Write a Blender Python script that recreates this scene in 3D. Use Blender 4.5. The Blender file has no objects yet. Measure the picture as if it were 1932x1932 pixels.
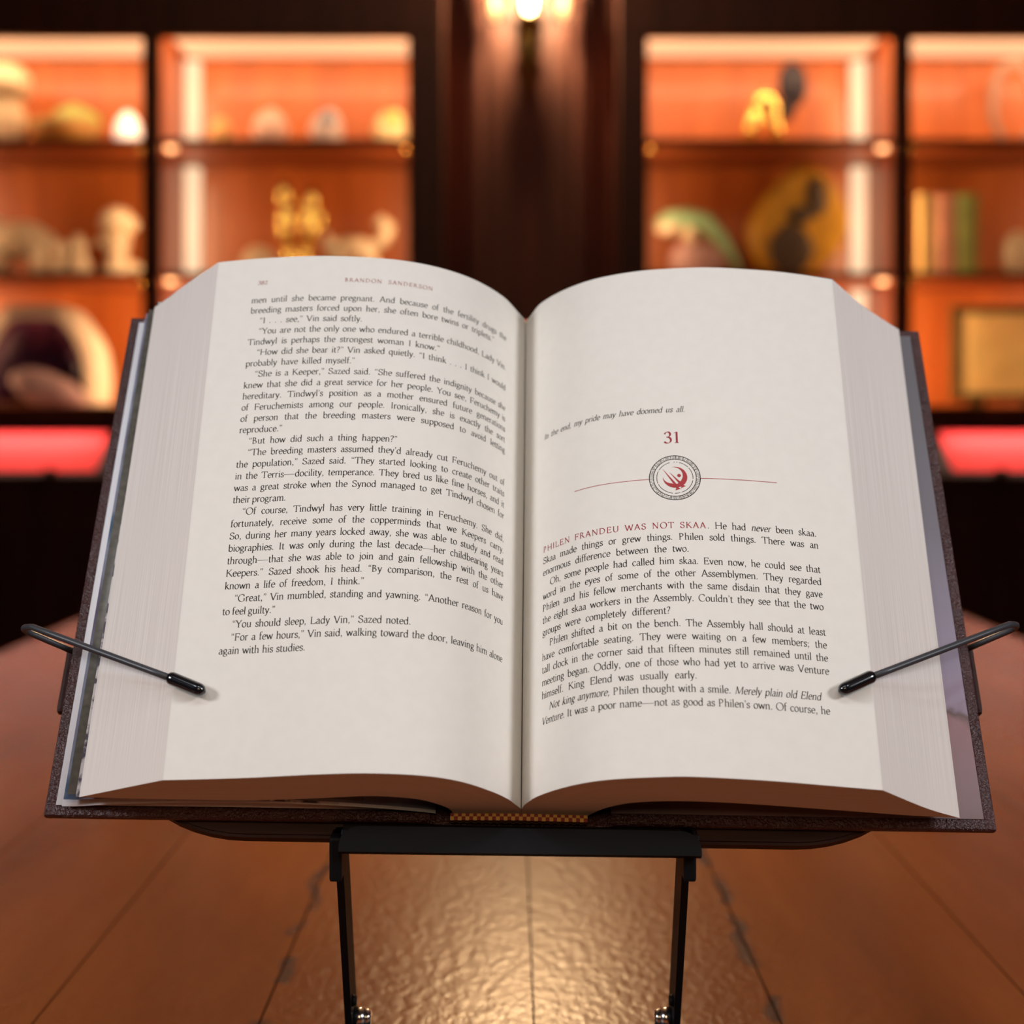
import bpy, bmesh, math, random
import numpy as np
from mathutils import Vector, Matrix

# ------------------------------------------------------------------ camera, world, lights, exposure
S = bpy.context.scene
COL = S.collection
rnd = random.Random(7)
CAMZ = 1.05
FPX = 2800.0

cam = bpy.data.cameras.new('camera')
camo = bpy.data.objects.new('camera', cam)
COL.objects.link(camo)
S.camera = camo
camo.location = (0, 0, CAMZ)
camo.rotation_euler = (math.pi / 2, 0, 0)
cam.sensor_fit = 'HORIZONTAL'
cam.sensor_width = 36.0
cam.lens = FPX / 1932 * 36.0
cam.shift_y = -(966 - 815) / 1932.0
cam.clip_start = 0.01
cam.dof.use_dof = True
cam.dof.focus_distance = 0.60
cam.dof.aperture_fstop = cam.lens / 8.6
cam.dof.aperture_blades = 0

w = bpy.data.worlds.new('world'); S.world = w
w.use_nodes = True
w.node_tree.nodes['Background'].inputs[0].default_value = (1.0, 0.86, 0.72, 1)
w.node_tree.nodes['Background'].inputs[1].default_value = 0.02


KEY = 2.2


def area(name, loc, target, sx, sy, energy, color, spread=180):
    l = bpy.data.lights.new(name, 'AREA')
    l.shape = 'RECTANGLE'; l.size = sx; l.size_y = sy
    l.energy = energy; l.color = color; l.spread = math.radians(spread)
    o = bpy.data.objects.new(name, l); COL.objects.link(o)
    o.location = loc
    d = Vector(target) - Vector(loc)
    o.rotation_euler = d.to_track_quat('-Z', 'Y').to_euler()
    return o


for lx in (-0.62, 0.0, 0.62):
    area('key_fill_light', (lx, -0.22, 2.3), (lx * .3, 0.66, 1.10), 0.2, 0.2, KEY * 0.24, (0.80, 0.91, 1.0), 90)  # key: small ceiling downlights
area('warm_fill_light', (0.0, -0.30, 1.36), (0.0, 0.60, 0.92), 0.4, 0.25, KEY * 0.34, (1.0, 0.70, 0.43), 130)  # unseen warm fill, added to tint the pages
area('key_fill_light', (-1.55, -0.35, 1.85), (0.0, 0.66, 1.0), 0.4, 0.4, KEY * .92, (0.96, 0.96, 1.0), 60)  # unseen side fill, added to brighten the fore-edges
area('key_fill_light', (1.55, -0.35, 1.85), (0.0, 0.66, 1.0), 0.4, 0.4, KEY * .92, (0.96, 0.96, 1.0), 60)  # matching fill added on the other side
area('key_fill_light', (0.0, 1.3, 2.62), (0.0, 3.5, 1.4), 1.8, 0.4, 4.0, (1.0, 0.80, 0.58), 120)  # unseen overhead fill, added for the ornaments on the shelves
S.view_settings.view_transform = 'Standard'
S.view_settings.look = 'None'
S.view_settings.exposure = 0.0
S.view_settings.gamma = 1.0
S.view_settings.use_curve_mapping = False


# ------------------------------------------------------------------ materials
def mat(name, base, rough=0.5, metal=0.0, coat=0.0, emit=None, estr=0.0, spec=0.5):
    m = bpy.data.materials.new(name); m.use_nodes = True
    b = m.node_tree.nodes['Principled BSDF']
    b.inputs['Base Color'].default_value = (*base, 1)
    b.inputs['Roughness'].default_value = rough
    b.inputs['Metallic'].default_value = metal
    b.inputs['Coat Weight'].default_value = coat
    b.inputs['Coat Roughness'].default_value = 0.15
    b.inputs['Specular IOR Level'].default_value = spec
    if emit:
        b.inputs['Emission Color'].default_value = (*emit, 1)
        b.inputs['Emission Strength'].default_value = estr
    return m


def nd(m, t, **k):
    n = m.node_tree.nodes.new(t)
    for a, v in k.items():
        setattr(n, a, v)
    return n


def ln(m, a, b):
    m.node_tree.links.new(a, b)


def ramp(m, stops):
    n = nd(m, 'ShaderNodeValToRGB')
    e = n.color_ramp.elements
    while len(e) < len(stops):
        e.new(0.5)
    for i, (p, c) in enumerate(stops):
        e[i].position = p
        e[i].color = (*c, 1) if len(c) == 3 else c
    return n


def noise_col(m, scale, stops, coord='Object', stretch=(1, 1, 1), detail=4, bump=0.0, bscale=None, dist=0.001):
    """noise driven base colour (and optionally a bump)"""
    tc = nd(m, 'ShaderNodeTexCoord'); mp = nd(m, 'ShaderNodeMapping')
    mp.inputs['Scale'].default_value = stretch
    ln(m, tc.outputs[coord], mp.inputs[0])
    n = nd(m, 'ShaderNodeTexNoise'); n.inputs['Scale'].default_value = scale; n.inputs['Detail'].default_value = detail
    ln(m, mp.outputs[0], n.inputs['Vector'])
    r = ramp(m, stops); ln(m, n.outputs[0], r.inputs[0])
    b = m.node_tree.nodes['Principled BSDF']
    ln(m, r.outputs[0], b.inputs['Base Color'])
    if bump:
        n2 = n
        if bscale:
            n2 = nd(m, 'ShaderNodeTexNoise'); n2.inputs['Scale'].default_value = bscale; n2.inputs['Detail'].default_value = 3
            ln(m, mp.outputs[0], n2.inputs['Vector'])
        bp = nd(m, 'ShaderNodeBump'); bp.inputs['Strength'].default_value = bump; bp.inputs['Distance'].default_value = dist
        ln(m, n2.outputs[0], bp.inputs['Height']); ln(m, bp.outputs[0], b.inputs['Normal'])
    return m


M = {}
M['paper'] = noise_col(mat('book_paper', (.8, .76, .7), .75, spec=.25), 180,
                       [(.35, (.79, .750, .685)), (.65, (.81, .770, .705))], bump=.06, bscale=900, dist=.0002)
# page edges: fine lines that run with the leaves (UV.x goes through the stack)
m = mat('page_edges', (.7, .64, .58), .8, spec=.2)
uv = nd(m, 'ShaderNodeUVMap'); mp = nd(m, 'ShaderNodeMapping'); mp.inputs['Scale'].default_value = (140, 2.2, 1)
ln(m, uv.outputs[0], mp.inputs[0])
n = nd(m, 'ShaderNodeTexNoise'); n.inputs['Scale'].default_value = 1; n.inputs['Detail'].default_value = 3
ln(m, mp.outputs[0], n.inputs['Vector'])
r = ramp(m, [(.28, (.71, .635, .585)), (.5, (.795, .725, .675)), (.72, (.86, .805, .755))])
ln(m, n.outputs[0], r.inputs[0]); ln(m, r.outputs[0], m.node_tree.nodes['Principled BSDF'].inputs['Base Color'])
bp = nd(m, 'ShaderNodeBump'); bp.inputs['Strength'].default_value = .15; bp.inputs['Distance'].default_value = .0004
ln(m, n.outputs[0], bp.inputs['Height']); ln(m, bp.outputs[0], m.node_tree.nodes['Principled BSDF'].inputs['Normal'])
M['edges'] = m
M['ink'] = mat('black_ink', (.018, .016, .016), .8, spec=.2)
M['redink'] = mat('dark_red_ink', (.33, .035, .045), .8, spec=.2)
M['leather'] = noise_col(mat('bonded_leather', (.05, .012, .014), .26, spec=.6), 60,
                         [(.3, (.042, .009, .009)), (.7, (.068, .016, .014))], bump=1.0, bscale=850, dist=.0011)
M['endwhite'] = mat('white_endpaper', (.82, .81, .84), .6)
M['olive'] = noise_col(mat('dark_printed_leaf', (.12, .11, .09), .5), 300, [(.3, (.085, .078, .062)), (.7, (.15, .135, .11))])
M['illusdark'] = noise_col(mat('inked_plate_edge', (.5, .5, .5), .5), 160, [(.45, (.70, .66, .66)), (.55, (.10, .09, .12))])
M['illus'] = noise_col(mat('printed_plate', (.3, .35, .5), .4), 26,
                       [(.25, (.03, .03, .06)), (.42, (.14, .12, .19)), (.55, (.27, .29, .38)), (.64, (.06, .12, .21)), (.78, (.45, .43, .48))], stretch=(1, 1, .5))
# printed pastedown: greyish violet sky, rosy ground low down
m = mat('printed_pastedown', (.3, .27, .32), .45)
tc = nd(m, 'ShaderNodeTexCoord'); sp = nd(m, 'ShaderNodeSeparateXYZ'); ln(m, tc.outputs['Object'], sp.inputs[0])
n = nd(m, 'ShaderNodeTexNoise'); n.inputs['Scale'].default_value = 42; n.inputs['Detail'].default_value = 5
ln(m, tc.outputs['Object'], n.inputs['Vector'])
ma = nd(m, 'ShaderNodeMath', operation='MULTIPLY_ADD'); ln(m, n.outputs[0], ma.inputs[0]); ma.inputs[1].default_value = .035
ln(m, sp.outputs['Y'], ma.inputs[2])
mb = nd(m, 'ShaderNodeMath', operation='MULTIPLY'); ln(m, ma.outputs[0], mb.inputs[0]); mb.inputs[1].default_value = 4.0
r = ramp(m, [(.05, (.17, .12, .10)), (.13, (.30, .19, .20)), (.245, (.36, .19, .20)), (.262, (.15, .09, .08)), (.275, (.36, .27, .36)), (.40, (.33, .275, .36)), (.62, (.215, .192, .220)), (.92, (.17, .155, .168))])
ln(m, mb.outputs[0], r.inputs[0]); ln(m, r.outputs[0], m.node_tree.nodes['Principled BSDF'].inputs['Base Color'])
M['pastedown'] = m
# headband: woven red / gold checks
m = mat('headband_weave', (.3, .05, .02), .6)
uv = nd(m, 'ShaderNodeUVMap'); mp = nd(m, 'ShaderNodeMapping'); mp.inputs['Scale'].default_value = (36, 3, 1)
ln(m, uv.outputs[0], mp.inputs[0])
ck = nd(m, 'ShaderNodeTexChecker'); ck.inputs['Scale'].default_value = 1
ck.inputs['Color1'].default_value = (.30, .02, .015, 1); ck.inputs['Color2'].default_value = (.75, .42, .08, 1)
ln(m, mp.outputs[0], ck.inputs['Vector']); ln(m, ck.outputs[0], m.node_tree.nodes['Principled BSDF'].inputs['Base Color'])
M['headband'] = m
M['blackmetal'] = mat('black_painted_steel', (.005, .005, .006), .5, spec=.12)
M['wire'] = mat('grey_coated_wire', (.045, .045, .052), .38)
M['rubber'] = mat('black_vinyl_tip', (.006, .006, .008), .12, coat=.6)
M['standwood'] = noise_col(mat('dark_stand_board', (.035, .012, .008), .5, spec=.2), 20,
                           [(.3, (.028, .009, .006)), (.7, (.05, .018, .011))], stretch=(1, 12, 1))
M['steel'] = mat('polished_steel', (.75, .74, .73), .18, 1.0)

# table: red-brown hand-scraped planks, dark filled cracks along two of the joints
SEAMS = [-.58, -.47, -.352, -.235, -.124, .0107, .132, .264, .385, .50, .61]
m = mat('table_planks', (.2, .07, .02), .27, coat=0.0, spec=.18)
m.node_tree.nodes['Principled BSDF'].inputs['Coat Roughness'].default_value = .3
tc = nd(m, 'ShaderNodeTexCoord'); sp = nd(m, 'ShaderNodeSeparateXYZ'); ln(m, tc.outputs['Object'], sp.inputs[0])
mp = nd(m, 'ShaderNodeMapping'); mp.inputs['Scale'].default_value = (14, 2.5, 1); ln(m, tc.outputs['Object'], mp.inputs[0])
n = nd(m, 'ShaderNodeTexNoise'); n.inputs['Scale'].default_value = 1; n.inputs['Detail'].default_value = 6; ln(m, mp.outputs[0], n.inputs['Vector'])
r = ramp(m, [(.3, (.145, .036, .007)), (.5, (.21, .055, .010)), (.7, (.27, .078, .015))]); ln(m, n.outputs[0], r.inputs[0])
mp2 = nd(m, 'ShaderNodeMapping'); mp2.inputs['Scale'].default_value = (190, 110, 1); ln(m, tc.outputs['Object'], mp2.inputs[0])
n2 = nd(m, 'ShaderNodeTexNoise'); n2.inputs['Scale'].default_value = 1; n2.inputs['Detail'].default_value = 4; ln(m, mp2.outputs[0], n2.inputs['Vector'])
# crack mask
wob = nd(m, 'ShaderNodeTexNoise'); wob.inputs['Scale'].default_value = 16; ln(m, tc.outputs['Object'], wob.inputs['Vector'])
wo = nd(m, 'ShaderNodeMath', operation='MULTIPLY_ADD'); ln(m, wob.outputs[0], wo.inputs[0]); wo.inputs[1].default_value = .03; wo.inputs[2].default_value = -.015
xx = nd(m, 'ShaderNodeMath', operation='ADD'); ln(m, sp.outputs['X'], xx.inputs[0]); ln(m, wo.outputs[0], xx.inputs[1])
prev = None
for s in (-.124, .132):
    a = nd(m, 'ShaderNodeMath', operation='SUBTRACT'); ln(m, xx.outputs[0], a.inputs[0]); a.inputs[1].default_value = s
    b = nd(m, 'ShaderNodeMath', operation='ABSOLUTE'); ln(m, a.outputs[0], b.inputs[0])
    if prev is None:
        prev = b
    else:
        c = nd(m, 'ShaderNodeMath', operation='MINIMUM'); ln(m, prev.outputs[0], c.inputs[0]); ln(m, b.outputs[0], c.inputs[1]); prev = c
mr = nd(m, 'ShaderNodeMapRange'); ln(m, prev.outputs[0], mr.inputs[0])
mr.inputs[1].default_value = .0014; mr.inputs[2].default_value = .006; mr.inputs[3].default_value = 1; mr.inputs[4].default_value = 0
mpb = nd(m, 'ShaderNodeMapping'); mpb.inputs['Scale'].default_value = (9, 22, 1); ln(m, tc.outputs['Object'], mpb.inputs[0])
brk = nd(m, 'ShaderNodeTexNoise'); brk.inputs['Scale'].default_value = 1; brk.inputs['Detail'].default_value = 2; ln(m, mpb.outputs[0], brk.inputs['Vector'])
br = nd(m, 'ShaderNodeMapRange'); ln(m, brk.outputs[0], br.inputs[0]); br.inputs[1].default_value = .44; br.inputs[2].default_value = .53
mk = nd(m, 'ShaderNodeMath', operation='MULTIPLY'); ln(m, mr.outputs[0], mk.inputs[0]); ln(m, br.outputs[0], mk.inputs[1])
mx = nd(m, 'ShaderNodeMix', data_type='RGBA'); ln(m, mk.outputs[0], mx.inputs[0]); ln(m, r.outputs[0], mx.inputs[6]); mx.inputs[7].default_value = (.03, .022, .024, 1)
P = m.node_tree.nodes['Principled BSDF']
ln(m, mx.outputs[2], P.inputs['Base Color'])
bp = nd(m, 'ShaderNodeBump'); bp.inputs['Strength'].default_value = .45; bp.inputs['Distance'].default_value = .0010
ln(m, n2.outputs[0], bp.inputs['Height']); ln(m, bp.outputs[0], P.inputs['Normal']); ln(m, bp.outputs[0], P.inputs['Coat Normal'])
M['table'] = m

M['darkwood'] = noise_col(mat('dark_mahogany', (.03, .009, .005), .5, spec=.15), 6,
                          [(.3, (.020, .0048, .003)), (.7, (.036, .009, .005))], stretch=(6, 6, .6))
M['orangewood'] = noise_col(mat('red_brown_veneer', (.45, .1, .02), .42, coat=.15), 5,
                            [(.25, (.38, .085, .012)), (.55, (.50, .125, .018)), (.8, (.60, .165, .028))], stretch=(5, 5, .5))
M['shelfwood'] = noise_col(mat('dark_red_shelf', (.2, .045, .01), .45), 5, [(.3, (.22, .046, .009)), (.7, (.31, .075, .015))], stretch=(.6, 5, 5))
M['led'] = mat('warm_ceiling_glow', (.35, .25, .18), .6, emit=(1.0, .54, .28), estr=.95)  # emission carries the light that falls on the niche ceilings
M['pegglow'] = mat('warm_peg_glow', (.9, .7, .5), .5, emit=(1.0, .45, .19), estr=3.0)
M['cornerglow'] = mat('warm_corner_glow', (.35, .25, .18), .6, emit=(1.0, .72, .45), estr=1.0)
M['velvet'] = mat('red_velvet', (.95, .075, .085), .95, spec=.1)
M['brass'] = mat('polished_brass', (.85, .52, .16), .22, 1.0)
M['gold'] = mat('gold_leaf', (.95, .72, .22), .2, 1.0)
M['ivory'] = noise_col(mat('cream_stone', (.72, .58, .38), .5), 14, [(.3, (.60, .46, .28)), (.7, (.80, .66, .46))])
M['white'] = mat('white_alabaster', (.9, .87, .82), .3, emit=(1, .93, .82), estr=.55)
M['plaster'] = mat('off_white_ceiling', (.75, .72, .68), .9)
M['floor'] = noise_col(mat('dark_floor_boards', (.05, .02, .01), .4), 4, [(.3, (.03, .011, .006)), (.7, (.06, .024, .012))], stretch=(8, 1, 1))
M['bulb'] = mat('candle_bulb_glow', (1, .9, .7), .4, emit=(1.0, .72, .38), estr=26)
M['bronze'] = mat('dark_bronze', (.05, .035, .012), .35, 1.0)
M['glassdrop'] = mat('frosted_glass_drop', (.07, .04, .02), .5, emit=(1.0, .60, .34), estr=.35, spec=.2)


def plain(name, c, rough=.5, metal=0.0, var=.25, scale=18):
    a = tuple(x * (1 - var) for x in c); b = tuple(min(1, x * (1 + var)) for x in c)
    return noise_col(mat(name, c, rough, metal), scale, [(.3, a), (.7, b)])


# ------------------------------------------------------------------ object helpers
def tag(o, label=None, cat=None, group=None, kind=None):
    if label: o['label'] = label
    if cat: o['category'] = cat
    if group: o['group'] = group
    if kind: o['kind'] = kind
    return o


def empty(name, loc, label, cat, group=None, mw=None):
    o = bpy.data.objects.new(name, None); COL.objects.link(o)
    o.empty_display_size = .02
    if mw is not None:
        o.matrix_world = mw
    else:
        o.location = loc
    return tag(o, label, cat, group)


class MB:
    """collects shapes, builds one mesh object"""
    def __init__(s):
        s.v = []; s.f = []; s.mi = []; s.uv = {}; s.sm = []

    def add(s, vs, fs, mi=0, smooth=False):
        k = len(s.v); s.v.extend([tuple(map(float, p)) for p in vs])
        for f in fs:
            s.f.append(tuple(i + k for i in f)); s.mi.append(mi); s.sm.append(smooth)
        return k

    def box(s, a, b, mi=0, bevel=0.0):
        (x0, y0, z0), (x1, y1, z1) = a, b
        if bevel <= 0:
            vs = [(x0, y0, z0), (x1, y0, z0), (x1, y1, z0), (x0, y1, z0), (x0, y0, z1), (x1, y0, z1), (x1, y1, z1), (x0, y1, z1)]
            s.add(vs, [(0, 3, 2, 1), (4, 5, 6, 7), (0, 1, 5, 4), (1, 2, 6, 5), (2, 3, 7, 6), (3, 0, 4, 7)], mi)
            return
        bm = bmesh.new(); bmesh.ops.create_cube(bm, size=1)
        for v in bm.verts:
            v.co = Vector((x0 + (v.co.x + .5) * (x1 - x0), y0 + (v.co.y + .5) * (y1 - y0), z0 + (v.co.z + .5) * (z1 - z0)))
        bmesh.ops.bevel(bm, geom=list(bm.edges), offset=bevel, segments=2, affect='EDGES', profile=.6)
        s.bm(bm, mi)

    def bm(s, bm, mi=0, smooth=False):
        bm.verts.index_update()
        s.add([v.co for v in bm.verts], [[v.index for v in f.verts] for f in bm.faces], mi, smooth); bm.free()

    def ell(s, c, r, mi=0, rot=None, seg=20, noise=0.0, seed=0):
        vs = []; fs = []; rings = seg // 2; rr = random.Random(seed)
        ph = [(rr.uniform(0, 6), rr.uniform(0, 6), rr.uniform(0, 6)) for _ in range(3)]
        for i in range(rings + 1):
            th = math.pi * i / rings
            for j in range(seg):
                a = 2 * math.pi * j / seg
                d = Vector((math.sin(th) * math.cos(a), math.sin(th) * math.sin(a), math.cos(th)))
                k = 1
                if noise:
                    k += noise * (math.sin(4 * d.x + ph[0][0]) * math.sin(5 * d.y + ph[0][1]) + .6 * math.sin(9 * d.z + ph[1][0]) * math.sin(8 * d.x + ph[1][1]))
                p = Vector((d.x * r[0] * k, d.y * r[1] * k, d.z * r[2] * k))
                if rot is not None:
                    p = rot @ p
                vs.append(p + Vector(c))
        for i in range(rings):
            for j in range(seg):
                fs.append((i * seg + j, (i + 1) * seg + j, (i + 1) * seg + (j + 1) % seg, i * seg + (j + 1) % seg))
        s.add(vs, fs, mi, True)

    def tube(s, pts, r, mi=0, seg=12, cap=True):
        pts = [Vector(p) for p in pts]
        rs = r if hasattr(r, '__len__') else [r] * len(pts)
        vs = []; fs = []
        up = None
        for i, p in enumerate(pts):
            t = (pts[min(i + 1, len(pts) - 1)] - pts[max(i - 1, 0)]).normalized()
            if up is None:
                up = Vector((0, 0, 1)) if abs(t.z) < .9 else Vector((1, 0, 0))
            n = (up - t * up.dot(t)).normalized(); b = t.cross(n); up = n
            for j in range(seg):
                a = 2 * math.pi * j / seg
                vs.append(p + (n * math.cos(a) + b * math.sin(a)) * rs[i])
        for i in range(len(pts) - 1):
            for j in range(seg):
                fs.append((i * seg + j, i * seg + (j + 1) % seg, (i + 1) * seg + (j + 1) % seg, (i + 1) * seg + j))
        if cap:
            fs.append(tuple(range(seg - 1, -1, -1))); fs.append(tuple((len(pts) - 1) * seg + j for j in range(seg)))
        s.add(vs, fs, mi, True)

    def lathe(s, c, prof, mi=0, seg=28):
        vs = []; fs = []
        for (r, z) in prof:
            for j in range(seg):
                a = 2 * math.pi * j / seg
                vs.append((c[0] + r * math.cos(a), c[1] + r * math.sin(a), c[2] + z))
        for i in range(len(prof) - 1):
            for j in range(seg):
                fs.append((i * seg + j, i * seg + (j + 1) % seg, (i + 1) * seg + (j + 1) % seg, (i + 1) * seg + j))
        fs.append(tuple(range(seg - 1, -1, -1))); fs.append(tuple((len(prof) - 1) * seg + j for j in range(seg)))
        s.add(vs, fs, mi, True)

    def prism(s, poly, a0, a1, mp, mi=0):
        """poly: 2-d outline, extruded from a0 to a1; mp(p, q, a) -> 3-d"""
        n = len(poly)
        vs = [mp(p, q, a0) for p, q in poly] + [mp(p, q, a1) for p, q in poly]
        fs = [tuple(range(n - 1, -1, -1)), tuple(range(n, 2 * n))] + [(i, (i + 1) % n, n + (i + 1) % n, n + i) for i in range(n)]
        s.add(vs, fs, mi)

    def build(s, name, mats, parent=None, origin=None):
        me = bpy.data.meshes.new(name)
        vs = s.v
        if origin is not None:
            vs = [(p[0] - origin[0], p[1] - origin[1], p[2] - origin[2]) for p in vs]
        me.from_pydata(vs, [], s.f)
        for mm in (mats if isinstance(mats, (list, tuple)) else [mats]):
            me.materials.append(mm)
        me.polygons.foreach_set('material_index', s.mi)
        me.polygons.foreach_set('use_smooth', s.sm)
        if s.uv:
            l = me.uv_layers.new(name='UVMap')
            for p in me.polygons:
                u = s.uv.get(p.index)
                if u:
                    for k, li in enumerate(p.loop_indices):
                        l.data[li].uv = u[k]
        me.validate(); me.update()
        o = bpy.data.objects.new(name, me); COL.objects.link(o)
        if parent is not None:
            o.parent = parent
        if origin is not None:
            o.location = origin
        return o


def wb(name, a, b, mm, parent=None, bevel=0.0):
    q = MB(); q.box(a, b, 0, bevel)
    return q.build(name, mm, parent)


def struct(o):
    o['kind'] = 'structure'
    return o


def X(px, D): return (px - 966) / FPX * D
def Z(py, D): return CAMZ + (815 - py) / FPX * D


# ------------------------------------------------------------------ the room
D0 = 3.40      # front of the built-in cabinets
DB = 3.75      # their back panels
struct(wb('floor', (-2.6, -2.6, -.1), (2.6, 4.0, 0), M['floor']))
struct(wb('ceiling', (-2.6, -2.6, 2.7), (2.6, 4.0, 2.8), M['plaster']))
struct(wb('wall_back', (-2.6, 3.86, 0), (2.6, 4.0, 2.7), M['darkwood']))
struct(wb('wall_left', (-2.7, -2.6, 0), (-2.6, 4.0, 2.7), M['darkwood']))
struct(wb('wall_right', (2.6, -2.6, 0), (2.7, 4.0, 2.7), M['darkwood']))
struct(wb('wall_front', (-2.6, -2.7, 0), (2.6, -2.6, 2.7), M['darkwood']))
# pilaster panel between the two cabinets, with shallow fluting
q = MB()
q.box((X(838, 3.5), 3.64, .0), (X(1166, 3.5), 3.86, 2.7))
q.box((X(886, 3.5), 3.56, .0), (X(1110, 3.5), 3.64, 2.7))
for px in (905, 930, 1066, 1091):
    q.box((X(px - 7, 3.5), 3.545, .3), (X(px + 7, 3.5), 3.56, 2.6))
struct(q.build('trim_1', M['darkwood']))

# ------------------------------------------------------------------ display cabinets (two built-in units, two bays each)
SH = [1.7276, 1.4190]     # shelf tops
NF = 1.111                # niche floor
TOP = 1.957
def cabinet(side):
    if side < 0:
        bays = [(-202, 268), (300, 770)]; edge = (-250, 838)
        lab = 'dark wood display cabinet with lit orange niches holding an amethyst geode and ivory carvings'
    else:
        bays = [(1222, 1688), (1720, 2190)]; edge = (1166, 2240)
        lab = 'dark wood display cabinet with lit orange niches holding small books and a framed gold panel'
    x0, x1 = X(edge[0], D0), X(edge[1], D0)
    root = empty('display_cabinet', ((x0 + x1) / 2, D0, 0.0), lab, 'cabinet')
    off = Vector(root.location)
    def part(q, name, mm, parent=root):
        o = q.build(name, mm); o.parent = parent
        o.matrix_parent_inverse = Matrix.Translation(-off) if parent is root else Matrix.Identity(4)
        return o
    xs = [x0] + [X(v, D0) for b in bays for v in b] + [x1]
    q = MB()
    q.box((x0, D0, TOP), (x1, D0 + .03, 2.42), 0, .004)        # head rail
    q.box((x0, D0, NF - .055), (x1, D0 + .03, NF - .002), 0, .004)   # bottom rail
    for a, b in ((xs[0], xs[1]), (xs[2], xs[3]), (xs[4], xs[5])):
        q.box((a, D0, NF - .002), (b, D0 + .03, TOP), 0, .004)
    q.box((x0, D0 - .05, 2.36), (x1, D0 + .02, 2.42), 0, .006)     # cornice
    part(q, 'face_frame', M['darkwood'])
    q = MB(); G = .016      # the niches run a little behind the frame; the light strips sit in that pocket
    for a, b in ((xs[1], xs[2]), (xs[3], xs[4])):
        q.box((a - G - .003, D0 + .03, NF - .03), (a - G, DB, TOP + .04))
        q.box((b + G, D0 + .03, NF - .03), (b + G + .003, DB, TOP + .04))
        q.box((a - G, D0 + .03, TOP + .03), (b + G, DB, TOP + .04))
        q.box((a - G, D0 + .03, NF - .03), (b + G, DB, NF))
    q.box((x0, D0 + .03, 2.40), (x1, DB, 2.42))
    part(q, 'carcass', M['orangewood'])
    for k, (a, b) in enumerate(((xs[1], xs[2]), (xs[3], xs[4]))):
        q = MB(); q.box((a - G, DB - .012, NF), (b + G, DB, TOP + .03)); part(q, 'back_panel', M['orangewood'])
        for z in SH:
            q = MB(); q.box((a - G + .001, D0 + .035, z - .015), (b + G - .001, DB - .014, z), 0, .002); sh_ = part(q, 'shelf', M['shelfwood'])
            q = MB(); q.box((a - G + .001, D0 + .031, z - .0155), (b + G - .001, D0 + .0345, z + .0005)); e_ = q.build('shelf_edge', M['darkwood'], sh_)
            for sx in (a + .017, b - .017):
                q = MB(); q.lathe((sx, D0 + .050, z - .024), [(.006, 0), (.0115, .002), (.0125, .009)], seg=16)
                part(q, 'shelf_peg', M['pegglow'] if (sx < a + .1) == (side < 0) else M['brass'])  # bright dots put in as emission on the outer pegs; inner pegs are brass
        q = MB(); q.box((a + .004, D0 + .145, TOP + .026), (b - .004, D0 + .300, TOP + .0295)); part(q, 'ceiling_glow_panel', M['led'])  # emissive sheet in place of the lamplit niche ceiling
        area('niche_light', ((a + b) / 2, D0 + .045, TOP + .016), ((a + b) / 2, DB, TOP - .12), b - a, .010, 1.3, (1.0, .66, .36))
        for sx, tx in ((a - .013, a + .16), (b + .013, b - .16)):
            for z0, z1 in ((SH[0] + .01, TOP), (SH[1] + .01, SH[0] - .02), (NF + .01, SH[1] - .02)):
                area('side_light', (sx, D0 + .043, (z0 + z1) / 2), (tx, DB, (z0 + z1) / 2), .010, z1 - z0, .8 if z0 > NF + .1 else 1.5, (1.0, .64, .34))
        # corner away from the room's middle: emissive tube for its streak of reflected light
        out = a if side < 0 else b
        sx = out + .009 * (1 if side < 0 else -1)
        for z0, z1 in ((SH[0] + .002, TOP + .02), (SH[1] + .002, SH[0] - .017), (NF + .002, SH[1] - .017)):
            q = MB(); q.tube([(sx, DB - .03, z0), (sx, DB - .03, z1)], .021, seg=18); part(q, 'corner_glow', M['cornerglow'])
    return root


cabinet(-1); cabinet(1)

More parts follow.
